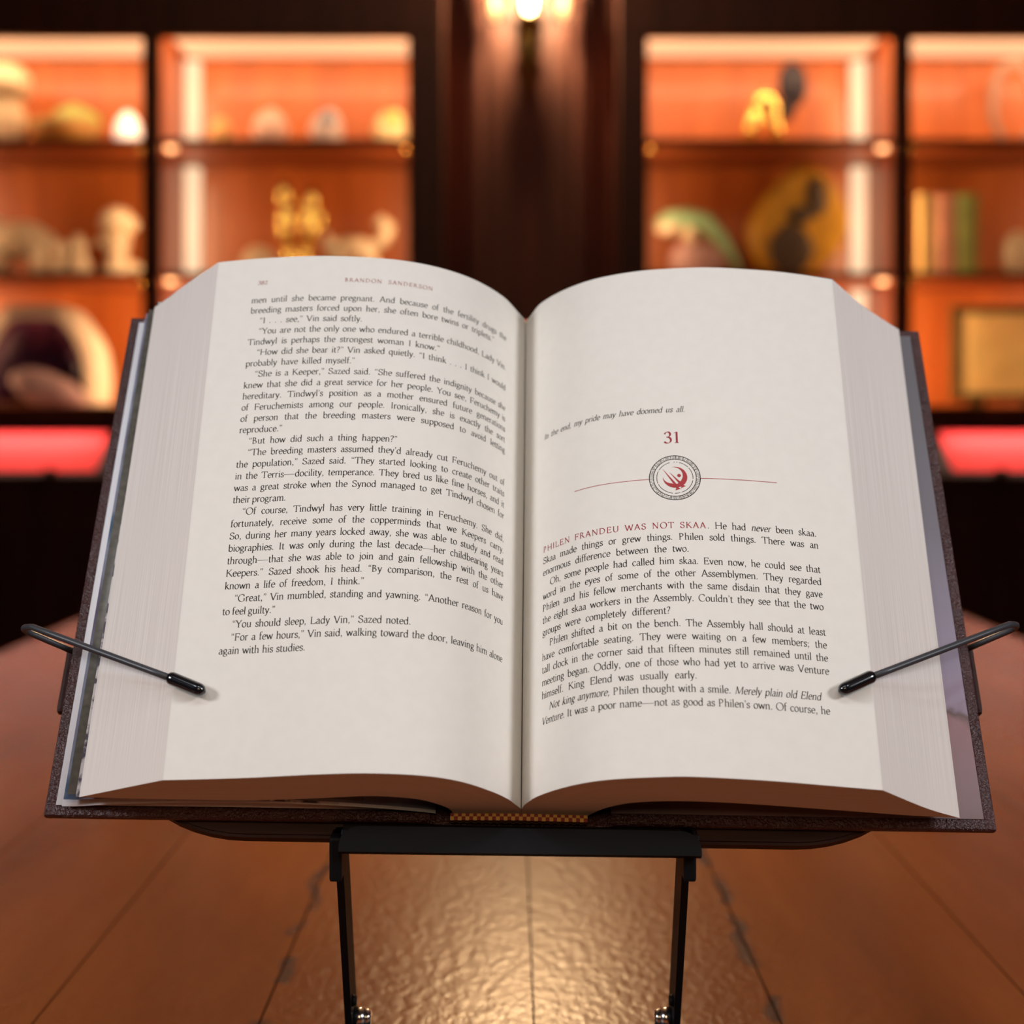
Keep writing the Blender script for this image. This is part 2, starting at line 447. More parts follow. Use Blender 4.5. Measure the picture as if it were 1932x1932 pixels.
# sloped red-velvet cases below the cabinets, with closed bases to the floor
def velvet_case(side):
    xi = X(840, 3.3) if side < 0 else X(1164, 3.3); xo = -2.3 if side < 0 else 2.3
    x0, x1 = min(xi, xo), max(xi, xo)
    lab = 'sloping dark wood case with lit red velvet, beneath the geode cabinet' if side < 0 else 'sloping dark wood case with lit red velvet, beneath the cabinet holding the gold panel'
    root = empty('velvet_display_case', ((x0 + x1) / 2, 3.3, 0), lab, 'display case')
    off = Vector(root.location)
    def part(q, name, mm):
        o = q.build(name, mm, root); o.matrix_parent_inverse = Matrix.Translation(-off); return o
    yb, zb, yf, zf = 3.37, Z(812, 3.37), 3.25, Z(890, 3.25)
    q = MB()
    # base cabinet, its sloping rim frame left open for the velvet
    vx0, vx1 = (-2.2, X(208, 3.37)) if side < 0 else (X(1769, 3.37), 2.2)
    q.prism([(yf - .01, 0), (3.395, 0), (3.395, zb - .012), (yb, zb - .012), (yf, zf - .012), (yf - .01, zf - .012)], x0, x1, lambda p, r, a: (a, p, r))
    dy, dz = yb - yf, zb - zf
    def rim(a, b, t0, t1):
        q.prism([(yf + dy * t0, zf - .012 + dz * t0), (yf + dy * t1, zf - .012 + dz * t1), (yf + dy * t1, zf + .003 + dz * t1), (yf + dy * t0, zf + .003 + dz * t0)], a, b, lambda p, r, c: (c, p, r))
    rim(x0, vx0, -.05, 1.0); rim(vx1, x1, -.05, 1.0); rim(x0, x1, -.12, 0.0)
    for k in range(4):
        w_ = (x1 - x0) / 4
        q.box((x0 + k * w_ + .06, yf - .022, .12), (x0 + (k + 1) * w_ - .06, yf - .009, zf - .11), 0, .004)
    part(q, 'case_body', M['darkwood'])
    q = MB()
    q.prism([(yf, zf - .0115), (yb, zb - .0115), (yb, zb - .004), (yf, zf - .004)], vx0, vx1, lambda p, r, a: (a, p, r))
    part(q, 'velvet_panel', M['velvet'])
    q = MB(); cx = X(95, 3.25) if side < 0 else X(1888, 3.25)
    q.box((cx - .012, yf - .012, zf - .02), (cx + .012, yf + .004, zf + .010), 0, .003)
    part(q, 'lock', M['bronze'])
    area('case_light', ((vx0 + vx1) / 2, 3.33, zb + .018), ((vx0 + vx1) / 2, 3.30, zf), abs(vx1 - vx0) - .02, .03, 1.5, (1.0, .80, .66))


velvet_case(-1); velvet_case(1)

# three-arm wall lamp on the pilaster
root = empty('wall_sconce', (X(998, 3.5), 3.545, Z(60, 3.5)), 'lit bronze wall lamp with glass drops on the dark panel between the cabinets', 'lamp')
def loc_part(q, name, mm, parent=root):
    return q.build(name, mm, parent)
q = MB(); q.lathe((0, 0, 0), [(.004, -.16), (.014, -.12), (.02, -.07), (.032, -.04), (.02, -.01), (.03, .03), (.018, .09), (.006, .12)], seg=16)
o = loc_part(q, 'backplate', M['bronze']); o.scale = (1, .5, 1); o.location.y = -.012
q = MB(); q.tube([(0, -.02, -.03), (0, -.06, -.05), (0, -.10, -.02), (0, -.10, .02)], .007); q.lathe((0, -.10, .01), [(.006, -.03), (.02, -.015), (.03, .0), (.03, .012), (.014, .016)], seg=16)
loc_part(q, 'arm', M['bronze'])
q = MB(); q.lathe((0, -.10, .027), [(.009, 0), (.013, .018), (.014, .034), (.009, .055), (.003, .072)], seg=16); loc_part(q, 'bulb', M['bulb'])
for sx in (-1, 1):
    q = MB(); q.tube([(sx * .01, -.02, .04), (sx * .05, -.05, .09), (sx * .086, -.06, .10)], .004); loc_part(q, 'arm', M['bronze'])
    q = MB(); q.lathe((sx * .086, -.06, .012), [(.004, 0), (.014, .015), (.017, .04), (.009, .07), (.003, .088)], seg=16); loc_part(q, 'glass_drop', M['glassdrop'])
pl = bpy.data.lights.new('sconce_light', 'POINT'); pl.energy = 72.0; pl.color = (1, .66, .34); pl.shadow_soft_size = .03
po = bpy.data.objects.new('sconce_light', pl); COL.objects.link(po); po.location = (X(998, 3.5), 3.40, Z(0, 3.5) + .05)

# ------------------------------------------------------------------ things in the niches (each stands on its shelf)
DO = 3.58
K = DO / FPX
def base(px, shelf, D=None):
    D = D or DO
    return Vector((X(px, D), D, (SH + [NF])[shelf]))


def single(q, name, mm, loc, label, cat, group=None):
    o = q.build(name, mm); o.location = loc
    o.scale = (SC, SC, SC)
    return tag(o, label, cat, group)


SC = 1.1
# left cabinet, outer bay, top shelf
root = empty('stone_jar', base(8, 0), 'pale carved stone jar with lid on the top shelf beside the green bowl', 'jar')
q = MB(); q.lathe((0, 0, 0), [(.035, 0), (.042, .01), (.05, .04), (.048, .08), (.036, .105), (.04, .115)]); q.build('jar_body', M['ivory'], root)
q = MB(); q.lathe((0, 0, .115), [(.046, 0), (.058, .02), (.056, .05), (.035, .07), (.012, .078)]); q.ell((.03, -.03, .14), (.02, .02, .018)); q.build('lid', M['ivory'], root)
root = empty('mineral_bowl', base(122, 0), 'low brown and green mineral bowl on the top shelf beside the glowing egg', 'bowl')
q = MB(); q.lathe((0, 0, 0), [(.03, 0), (.05, .01), (.078, .045), (.074, .062), (.06, .05), (.02, .03)]); q.build('bowl_body', plain('brown_agate', (.42, .24, .06), .4), root)
q = MB(); q.ell((.02, 0, .062), (.055, .045, .036), noise=.08, seed=3); q.build('green_stone', plain('green_fluorite', (.40, .50, .13), .4), root)
q = MB(); q.lathe((0, 0, 0), [(.018, 0), (.027, .016), (.030, .036), (.026, .06), (.015, .078), (.004, .086)])
single(q, 'alabaster_egg', M['white'], base(241, 0), 'glowing white egg-shaped stone at the end of the top shelf', 'egg lamp')

# outer bay, middle shelf: cream carvings
b = base(38, 1)
q = MB()
q.ell((0, 0, .082), (.07, .04, .045)); q.ell((-.055, 0, .10), (.035, .03, .034)); q.tube([(-.08, 0, .10), (-.098, 0, .07), (-.10, 0, .03)], [.014, .011, .007])
q.tube([(.05, 0, .08), (.085, 0, .055), (.10, 0, .045)], [.03, .02, .008])
for sx, sy in ((-.045, -.02), (-.045, .02), (.045, -.02), (.045, .02)):
    q.tube([(sx, sy, .07), (sx, sy, 0)], [.02, .015])
single(q, 'animal_carving', M['ivory'], b, 'largest cream animal carving on the middle shelf above the geode', 'carving')
b = base(105, 1)
q = MB(); q.ell((0, 0, .03), (.026, .022, .03)); q.ell((.012, 0, .062), (.02, .018, .022), rot=Matrix.Rotation(.5, 3, 'Y')); q.ell((-.016, 0, .05), (.014, .014, .02))
single(q, 'bird_carving', M['ivory'], b, 'small rounded cream carving right beside the large animal carving', 'carving')
b = base(147, 1)
q = MB(); q.ell((0, 0, .027), (.031, .026, .027)); q.ell((0, 0, .065), (.02, .018, .026)); q.ell((.0, 0, .083), (.013, .013, .015))
single(q, 'seated_figurine', M['ivory'], b, 'small seated cream figurine between the rounded carving and the tall figurine', 'figurine')
b = base(222, 1)
q = MB(); q.lathe((0, 0, 0), [(.03, 0), (.036, .012), (.024, .03), (.022, .06), (.03, .085), (.022, .105)], seg=20)
q.ell((-.002, 0, .128), (.036, .03, .03)); q.ell((.028, 0, .118), (.018, .016, .02)); q.ell((-.028, 0, .08), (.022, .014, .012)); q.ell((.03, 0, .022), (.024, .02, .017)); q.ell((-.026, 0, .118), (.014, .014, .016))
single(q, 'standing_figurine', M['ivory'], b, 'tall standing cream figurine at the end of the middle shelf', 'figurine')

# outer bay, lowest shelf: amethyst geode
root = empty('amethyst_geode', base(80, 2, 3.53), 'large amethyst geode with cream rind on the lowest shelf above the red velvet', 'geode')
q = MB(); n = 36
ring = []
for i in range(n + 1):
    a = math.pi * i / n
    c_, s_ = math.cos(a), max(0, math.sin(a)); ring.append((math.copysign(abs(c_) ** .78, c_) * (.150 + .004 * math.sin(5 * a)), .004 + s_ ** .72 * (.238 + .004 * math.sin(7 * a))))
inn = [(x * .76, z * .84 + .004) for x, z in ring]
vs = []; fs = []
for y, rg in ((-.05, ring), (-.055, inn), (.06, ring)):
    vs += [(x, y, z) for x, z in rg]
for i in range(n):
    fs += [(i, i + 1, n + 1 + i + 1, n + 1 + i), (i, 2 * (n + 1) + i, 2 * (n + 1) + i + 1, i + 1)]
fs.append(tuple(2 * (n + 1) + i for i in range(n + 1)))
q.add(vs, fs, 0, True); q.build('rind', plain('cream_rind', (.62, .50, .36), .55), root)
q = MB(); vs = []; fs = []
rr = random.Random(5)
L = 9
for k in range(L + 1):
    t = k / L
    for i, (x, z) in enumerate(inn):
        j = rr.uniform(-.006, .006) if 0 < k else 0
        vs.append((x * (1 - t) + j, -.055 + .095 * math.sin(t * math.pi / 2) + j, z * (1 - t) + .02 * t + j))
for k in range(L):
    for i in range(n):
        fs.append((k * (n + 1) + i, k * (n + 1) + i + 1, (k + 1) * (n + 1) + i + 1, (k + 1) * (n + 1) + i))
q.add(vs, fs); mm = plain('purple_crystal', (.13, .045, .10), .25, var=.5, scale=40); q.build('crystals', mm, root)
q = MB(); q.ell((.03, -.05, .035), (.10, .022, .042), noise=.06, seed=2, rot=Matrix.Rotation(.35, 3, 'Y')); q.build('front_lip', plain('mauve_rind', (.45, .28, .28), .5), root)

# left cabinet, inner bay
for px, wd, top, c, nm, lb in ((418, 40, 222, (.60, .34, .12), 'rough_rock', 'smallest rusty rock, first on the top shelf by the bright corner glow'),
                         (509, 70, 206, (.66, .46, .38), 'quartz_lump', 'rosy pale mineral lump, second on the top shelf of the gold figure bay'),
                         (616, 62, 207, (.58, .50, .48), 'geode_half', 'white mineral lump with a bluish grey patch on the top shelf'),
                         (737, 66, 208, (.62, .50, .27), 'sulphur_rock', 'cream and yellow-green mineral lump at the end of the top shelf')):
    h = (285 - top) * K
    root = empty(nm, base(px, 0), lb, 'mineral', 'mineral specimens on the top shelf')
    q = MB(); q.ell((0, 0, h * .48), (wd * K * .5, .03, h * .5), noise=.09, seed=px, seg=24); q.build('rock', plain(nm + '_stone', c, .5, scale=30), root)
    if nm in ('geode_half', 'sulphur_rock'):
        q = MB(); q.ell((.004, -.014, h * .72), (wd * K * .26, .02, h * .2), noise=.1, seed=9)
        q.build('crystal_patch', plain(nm + '_patch', (.22, .27, .36) if nm == 'geode_half' else (.50, .46, .10), .5), root)
q = MB(); q.ell((0, 0, .036), (.037, .037, .036)); single(q, 'stone_sphere', M['ivory'], base(489, 1), 'cream stone sphere left of the gold figure', 'sphere')
root = empty('gold_statuette', base(562, 1), 'shiny gold statuette of two leaning figures standing above the open book', 'statuette')
for sx, hh, tilt in ((-1, .215, .03), (1, .20, -.10)):
    q = MB()
    q.tube([(sx * .018, 0, 0), (sx * .018, 0, .05), (sx * .016, 0, .085)], [.015, .015, .012])
    q.ell((sx * .027, 0, .125), (.020, .018, .05), rot=Matrix.Rotation(tilt, 3, 'Y')); q.ell((sx * .030, 0, hh - .03), (.018, .017, .034), rot=Matrix.Rotation(-tilt, 3, 'Y'))
    q.build('figure', M['gold'], root)
q = MB(); q.ell((.05, 0, .13), (.012, .012, .024)); q.build('handle_loop', M['gold'], root)
q = MB(); q.lathe((0, 0, 0), [(.04, 0), (.04, .006), (.02, .008)]); q.build('plinth', M['gold'], root)
b = base(668, 1)
q = MB()
q.ell((0, 0, .062), (.055, .028, .03)); q.ell((-.05, 0, .068), (.022, .02, .022)); q.ell((-.058, 0, .09), (.008, .006, .012))
q.tube([(.045, 0, .07), (.066, 0, .088), (.074, 0, .115), (.06, 0, .128), (.046, 0, .118)], [.014, .015, .017, .014, .009])
for sx, sy in ((-.035, -.015), (-.035, .015), (.038, -.015), (.038, .015)):
    q.tube([(sx, sy, .05), (sx, sy, 0)], [.014, .010])
single(q, 'cat_carving', M['ivory'], b, 'cream animal carving with raised curled tail right of the gold statuette', 'carving')

# right cabinet, inner bay
root = empty('gold_figurine', base(1440, 0), 'gold figurine on two legs with a dark blue disc beside its head', 'figurine')
for sx in (-1, 1):
    q = MB(); q.tube([(sx * .034, -.004, .012), (sx * .024, 0, .06), (sx * .012, 0, .10)], [.014, .017, .018]); q.ell((sx * .036, -.008, .012), (.02, .022, .012)); q.build('leg', M['gold'], root)
q = MB(); q.ell((.004, 0, .108), (.03, .022, .026)); q.ell((.018, 0, .09), (.022, .02, .03)); q.build('torso', M['gold'], root)
q = MB(); q.tube([(.03, 0, .10), (.048, 0, .085), (.055, 0, .10)], [.008, .008, .006]); q.ell((.064, 0, .145), (.033, .022, .052)); q.ell((.052, 0, .09), (.018, .014, .026)); q.build('blue_disc', plain('dark_blue_glaze', (.010, .007, .018), .6), root)
root = empty('lizard_carving', base(1322, 1), 'green and white lizard carving climbing on a rock beside the amber slab', 'carving')
q = MB(); q.tube([(-.095, 0, .118), (-.07, 0, .128), (-.03, 0, .128), (.01, 0, .122), (.045, 0, .09), (.075, 0, .045), (.092, 0, .006)], [.012, .022, .026, .024, .017, .011, .006]); q.build('lizard', plain('green_jade', (.27, .42, .22), .4), root)
q = MB(); q.ell((-.07, -.01, .108), (.03, .022, .014)); q.ell((-.025, -.015, .095), (.016, .014, .02)); q.build('pale_belly', M['ivory'], root)
q = MB(); q.ell((-.01, 0, .035), (.06, .03, .05), noise=.1, seed=4); q.build('rock_base', plain('mauve_rock', (.36, .20, .18), .6), root)
root = empty('amber_slab', base(1505, 1), 'large amber stone slab with dark hollows, curved on one side', 'stone')
q = MB(); out = []
for i in range(40):
    a = 2 * math.pi * i / 40
    x, z = math.cos(a), math.sin(a)
    rx = .112 if x > 0 else .108
    zz = .118 + z * (.132 if z > 0 else .118)
    out.append((x * rx * (1 - .30 * max(0, z)) + .018 * z, zz))
fr = [(x * .9 + .004, .118 + (z - .118) * .9) for x, z in out]
n = len(out); vs = [(x, -.03, z) for x, z in fr] + [(x, -.012, z) for x, z in out] + [(x, .04, z) for x, z in out]
fs = [tuple(range(n))] + [(i, (i + 1) % n, n + (i + 1) % n, n + i) for i in range(n)] + [(n + i, n + (i + 1) % n, 2 * n + (i + 1) % n, 2 * n + i) for i in range(n)] + [tuple(2 * n + i for i in range(n - 1, -1, -1))]
q.add(vs, [tuple(reversed(f)) for f in fs]); q.build('slab', plain('amber_stone', (.42, .21, .015), .35, scale=25), root)
q = MB(); q.ell((.035, -.033, .175), (.022, .007, .045), noise=.08, seed=1); q.ell((-.02, -.033, .06), (.05, .007, .055), noise=.08, seed=6); q.ell((.0, -.033, .135), (.025, .006, .02), noise=.1, seed=8)
q.build('dark_hollows', plain('dark_cavity', (.05, .025, .008), .6), root)

# right cabinet, outer bay
q = MB(); pts = [(math.cos(a) * .043, .02 * math.sin(a * .5), .105 + math.sin(a) * .092) for a in [2 * math.pi * i / 30 for i in range(28)]]
q.tube(pts, [.012 - .006 * i / 27 for i in range(28)]); q.tube([(0, 0, 0), (0, 0, .022)], [.03, .012])
single(q, 'horn_ring', plain('grey_horn', (.34, .22, .17), .5), base(1916, 0), 'greyish curved horn ring on the top shelf above the small books', 'horn')


def book_small(px0, px1, top, mm, label):
    b = base((px0 + px1) / 2, 1); t = (px1 - px0) * K; h = (530 - top) * K; dp = .11
    root = empty('small_book', b, label, 'book', 'upright books on the middle shelf')
    q = MB(); q.box((-t / 2, -dp / 2 + .02, 0), (-t / 2 + .003, dp / 2 + .02, h)); q.box((t / 2 - .003, -dp / 2 + .02, 0), (t / 2, dp / 2 + .02, h))
    q.prism([(math.cos(a) * t / 2, -dp / 2 + .02 - math.sin(a) * .008) for a in [math.pi * i / 8 for i in range(9)]], 0, h, lambda p, r, a: (p, r, a))
    for k in range(4):
        z = h * (.14 + .24 * k); q.prism([(math.cos(a) * (t / 2 + .001), -dp / 2 + .02 - math.sin(a) * .010) for a in [math.pi * i / 8 for i in range(9)]], z, z + .006, lambda p, r, a: (p, r, a))
    q.build('binding', mm, root)
    q = MB(); q.box((-t / 2 + .003, -dp / 2 + .022, .003), (t / 2 - .003, dp / 2 + .016, h - .003)); q.build('pages', M['paper'], root)


book_small(1722, 1753, 374, mat('gilt_binding', (.80, .55, .20), .3, 1.0), 'small upright book with a shiny gold spine, first beside the cabinet post')
book_small(1756, 1794, 376, plain('faded_rose_cloth', (.40, .17, .10), .6), 'small upright book with a faded rose brown spine, middle of the three')
book_small(1798, 1837, 374, plain('moss_green_cloth', (.22, .24, .05), .6), 'small upright book with a moss green spine, last of the three')
q = MB(); q.ell((0, 0, .052), (.036, .034, .052), noise=.04, seed=2); single(q, 'shell_ornament', M['ivory'], base(1922, 1), 'rounded cream shell ornament on the shelf with the three books', 'ornament')
root = empty('framed_panel', base(1896, 2, 3.52), 'gold panel in a dark frame on the lowest shelf above the red velvet', 'picture')
fw, fh = .130, .232
q = MB()
q.box((-fw, -.012, .012), (fw, .006, .03), 0, .003); q.box((-fw, -.012, fh - .012), (fw, .006, fh + .006), 0, .003)
q.box((-fw, -.012, .03), (-fw + .018, .006, fh - .012), 0, .003); q.box((fw - .018, -.012, .03), (fw, .006, fh - .012), 0, .003)
q.box((-.08, -.01, 0), (-.05, .03, .014)); q.box((.05, -.01, 0), (.08, .03, .014))
q.build('frame', plain('dark_olive_frame', (.10, .06, .012), .45), root)
q = MB(); q.box((-fw + .017, -.004, .029), (fw - .017, .003, fh - .011)); q.build('gold_panel', plain('dull_gold_sheet', (.80, .56, .20), .5, var=.12), root)

for o in list(COL.objects):
    if o.type == 'EMPTY' and o.get('category') in ('jar', 'bowl', 'statuette', 'figurine', 'carving', 'stone'):
        o.scale = (SC, SC, SC)

# ------------------------------------------------------------------ the long table
TZ = CAMZ - .29
root = empty('wooden_table', (0, 1.15, 0), 'long red-brown plank table carrying the book stand', 'table')
off = Vector(root.location)
def tpart(q, name, mm):
    o = q.build(name, mm, root); o.matrix_parent_inverse = Matrix.Translation(-off); return o
q = MB(); xs = [-.672] + SEAMS + [.714]
for a, b in zip(xs[:-1], xs[1:]):
    q.box((a + .0005, -.15, TZ - .035), (b - .0005, 2.55, TZ))
tpart(q, 'table_top', M['table'])
q = MB()
q.box((-.58, .0, TZ - .13), (.62, .03, TZ - .035)); q.box((-.58, 2.40, TZ - .13), (.62, 2.43, TZ - .035)); q.box((-.58, .03, TZ - .13), (-.55, 2.40, TZ - .035)); q.box((.59, .03, TZ - .13), (.62, 2.40, TZ - .035))
tpart(q, 'apron', M['darkwood'])
for x in (-.53, .57):
    for y in (.07, 2.36):
        q = MB(); q.lathe((x, y, 0), [(.022, 0), (.026, .05), (.034, .30), (.040, .50), (.03, .54), (.042, .56), (.042, TZ - .035)], seg=20); tpart(q, 'leg', M['darkwood'])

# ------------------------------------------------------------------ the book: local frame u (across), v (up the page), w (towards the reader)
A_, B_, C_ = 0.5404973, -0.01944593, 0.01382764
def Rx(a): return Matrix.Rotation(a, 3, 'X')
def Rz(a): return Matrix.Rotation(a, 3, 'Z')
BASIS = Rz(C_) @ Rx(-A_) @ Matrix(((1, 0, 0), (0, 0, -1), (0, 1, 0))) @ Rz(B_)
BOOK_ORG = Vector((0.00345821, 0.59006719, CAMZ - 0.15669081))
MW = Matrix.Translation(BOOK_ORG) @ BASIS.to_4x4()
book = empty('open_book', (0, 0, 0), 'thick open leather-bound book lying face up on the wire-armed stand', 'book', mw=MW)

VT, VB, N = .2404, .0035, 160
PROF = {
 'TL': [(-.15, 6.8), (-3.1, 12.7), (-10.7, 26.0), (-22.9, 38.0), (-37.3, 46.4), (-53.9, 51.8), (-70.5, 54.1), (-89.5, 54.7), (-103.8, 53.9), (-118.3, 52.3), (-130.5, 50.4), (-139.9, 48.6)],
 'TR': [(.15, 6.6), (2.3, 11.1), (6.7, 21.1), (16.3, 31.4), (30.4, 40.7), (49.3, 47.2), (68.3, 50.1), (84.9, 51.0), (109.2, 49.3), (124.0, 47.0), (139.1, 43.8)],
 'BL': [(-.15, 11.5), (-2.9, 18.2), (-5.6, 24.2), (-11.8, 33.2), (-23.0, 44.3), (-36.6, 50.6), (-56.1, 52.5), (-75.8, 50.3), (-100.0, 45.4), (-118.2, 42.6), (-135.0, 40.5)],
 'BR': [(.15, 11.3), (1.8, 18.4), (7.1, 29.5), (18.6, 41.9), (32.0, 49.5), (51.3, 53.6), (64.8, 54.3), (90.7, 51.2), (113.1, 46.7), (135.1, 42.0)],
}
def spline(Pn, n):
    Pn = np.array(Pn, float) / 1000
    Q = np.vstack([2 * Pn[0] - Pn[1], Pn, 2 * Pn[-1] - Pn[-2]]); out = []
    for i in range(1, len(Q) - 2):
        a, b, c, d = Q[i - 1:i + 3]
        for t in np.linspace(0, 1, 24, endpoint=False):
            out.append(.5 * (2 * b + (c - a) * t + (2 * a - 5 * b + 4 * c - d) * t * t + (3 * b - a - 3 * c + d) * t ** 3))
    out.append(Pn[-1]); out = np.array(out)
    s = np.r_[0, np.cumsum(np.linalg.norm(np.diff(out, axis=0), axis=1))]
    ss = np.linspace(0, s[-1], n + 1)
    return np.c_[np.interp(ss, s, out[:, 0]), np.interp(ss, s, out[:, 1])]


CUR = {k: spline(v, N) for k, v in PROF.items()}
LEN = .1588
def page_pts(side, s, v):
    """arc length s from the gutter, height v -> points on the page surface and its normal (arrays)"""
    d0 = .00145 if side == 'L' else .0012      # the curves start a little above the fold
    t = np.clip((np.asarray(s) - d0) / (LEN - d0), 0, 1) * N
    i = np.clip(np.floor(t).astype(int), 0, N - 1); f = (t - i)[:, None]
    q = ((np.asarray(v) - VB) / (VT - VB))[:, None]
    T, B = CUR['T' + side], CUR['B' + side]
    c0 = T[i] * q + B[i] * (1 - q); c1 = T[i + 1] * q + B[i + 1] * (1 - q)
    c = c0 * (1 - f) + c1 * f
    d = c1 - c0; d /= np.linalg.norm(d, axis=1)[:, None]
    nrm = np.c_[-d[:, 1], d[:, 0]]
    nrm *= np.sign(nrm[:, 1])[:, None]
    return np.c_[c[:, 0], np.asarray(v), c[:, 1]], np.c_[nrm[:, 0], 0 * nrm[:, 0], nrm[:, 1]]


FORE = {'L': ([(-139.9, 48.6), (-157.8, 31.3), (-167.5, 21.0), (-175.6, 13.0)], [(-135.0, 40.5), (-146.9, 33.2), (-160.0, 25.0), (-171.8, 17.6)]),
        'R': ([(139.1, 43.8), (155.8, 25.4), (169.8, 12.6), (178.6, 5.2)], [(135.1, 42.0), (151.4, 25.6), (161.0, 17.0), (173.0, 8.4)])}
UNDER = {'L': ([(-175.6, 13.0), (-141.0, 13.5), (-104, 14.5), (-78.7, 18.5), (-60.0, 20.7), (-47.8, 20.0), (-37.8, 16.5), (-29, 7.0), (-27, 2.0)],
               [(-171.8, 17.6), (-141.0, 16.8), (-103.8, 17.3), (-78.7, 21.1), (-60.0, 24.7), (-47.8, 24.0), (-37.8, 20.5), (-28.6, 10.7), (-27, 3.0)]),
         'R': ([(178.6, 5.2), (150, 8.0), (127.5, 12.4), (85.0, 19.8), (60.3, 21.6), (44.1, 19.1), (36.3, 14.5), (30, 8.0), (26.2, 2.0)],
               [(173.0, 8.4), (150, 11.2), (127.5, 15.4), (85.0, 22.8), (60.3, 24.6), (44.1, 22.1), (36.3, 17.5), (30.5, 11.0), (26.2, 2.6)])}
pages = {}
for side in 'LR':
    q = MB(); NV = 12; NF_, NU = 16, 40
    vs_ = np.linspace(VB, VT, NV + 1)
    fT, fB = spline(FORE[side][0], NF_), spline(FORE[side][1], NF_)
    uT, uB = spline(UNDER[side][0], NU), spline(UNDER[side][1], NU)
    gut = [(0, CUR['T' + side][0][1] - .0015), (0, CUR['B' + side][0][1] - .0015)]
    loopT = np.vstack([CUR['T' + side], fT[1:], uT[1:], [(0, .0015)]]); loopB = np.vstack([CUR['B' + side], fB[1:], uB[1:], [(0, .0022)]])
    n = len(loopT)
    V = []
    for v in vs_:
        t = (v - VB) / (VT - VB)
        V += [(p[0], v, p[1]) for p in loopT * t + loopB * (1 - t)]
    q.v = [tuple(map(float, p)) for p in V]
    def face(ids, mi, sm, uvv=None):
        q.f.append(tuple(ids)); q.mi.append(mi); q.sm.append(sm)
        if uvv: q.uv[len(q.f) - 1] = uvv
    for k in range(NV):
        for i in range(n):
            j = (i + 1) % n
            ids = [k * n + i, k * n + j, (k + 1) * n + j, (k + 1) * n + i]
            if i < N: mi = 0
            elif i < N + NF_: mi = 1
            else: mi = 0
            u = None
            if mi == 1:
                a0, a1 = (i - N) / NF_, (i + 1 - N) / NF_
                u = [(a0, k / NV), (a1, k / NV), (a1, (k + 1) / NV), (a0, (k + 1) / NV)]
            if side == 'R':
                pass
            else:
                ids = ids[::-1]; u = u[::-1] if u else None
            face(ids, mi, i < N or i >= N + NF_, u)
    # head and tail: strips between page surface and underside
    for kv, lp in ((0, loopB), (NV, loopT)):
        low = np.vstack([[(0, .0018)], (uB if kv == 0 else uT)[::-1], (fB if kv == 0 else fT)[::-1][1:]])
        sl = np.r_[0, np.cumsum(np.linalg.norm(np.diff(low, axis=0), axis=1))]; sl /= sl[-1]
        up = lp[:N + 1]
        R_ = 6; base_i = len(q.v)
        for r_ in range(R_ + 1):
            t = r_ / R_
            for i in range(N + 1):
                lo = (np.interp(i / N, sl, low[:, 0]), np.interp(i / N, sl, low[:, 1]))
                q.v.append((float(up[i][0] * (1 - t) + lo[0] * t), float(vs_[kv]), float(up[i][1] * (1 - t) + lo[1] * t)))
        for r_ in range(R_):
            for i in range(N):
                ids = [base_i + r_ * (N + 1) + i, base_i + r_ * (N + 1) + i + 1, base_i + (r_ + 1) * (N + 1) + i + 1, base_i + (r_ + 1) * (N + 1) + i]
                u = [(r_ / R_, i / N), (r_ / R_, (i + 1) / N), ((r_ + 1) / R_, (i + 1) / N), ((r_ + 1) / R_, i / N)]
                if (side == 'R') == (kv == 0):
                    ids = ids[::-1]; u = u[::-1]
                face(ids, 1, False, u)
    pages[side] = q.build('page_block', [M['paper'], M['edges']], book)
pages['L']['label'] = 'left half of the pages with a full page of text'
pages['R']['label'] = 'right half of the pages with a chapter opening'

# covers: two boards, joints and a rounded spine, one case
def cover_mesh():
    q = MB()
    t = .0034
    def board(u0, u1):
        bm = bmesh.new(); bmesh.ops.create_cube(bm, size=1)
        H = .2434
        for v in bm.verts:
            v.co = Vector((u0 + (v.co.x + .5) * (u1 - u0), .0008 + (v.co.y + .5) * (H - .0008), -t + (v.co.z + .5) * t))
        bmesh.ops.bevel(bm, geom=list(bm.edges), offset=.0011, segments=3, affect='EDGES', profile=.5)
        q.bm(bm, 0, True)
    board(-.190, -.036); board(.036, .190)
    # raised turned-in edge along inner face
    for sg in (-1, 1):
        a, b = (-.1895, -.1852) if sg < 0 else (.1852, .1895)
        q.box((a, .0014, -.0002), (b, .2428, .0005), 0, .0003)
        a, b = (-.1895, -.036) if sg < 0 else (.036, .1895)
        q.box((a, .0014, -.0002), (b, .0065, .0004), 0, .0003); q.box((a, .2375, -.0002), (b, .2428, .0004), 0, .0003)
    pr = [(-.037, -.0008), (-.034, -.0022), (-.030, -.0026), (-.02, -.0026), (0, -.0026), (.02, -.0026), (.030, -.0026), (.034, -.0022), (.037, -.0008)]
    lo = [(p[0], p[1] - .0016) for p in pr][::-1]
    q.prism(pr + lo, .0008, .2434, lambda a, b, c: (a, c, b))
    return q
cover_mesh().build('cover', M['leather'], book)

q = MB()
q.box((.036, .0055, .0003), (.1850, .2396, .00075)); o = q.build('printed_endpaper', M['pastedown'], book)
o['label'] = 'violet grey printed lining of the right board'


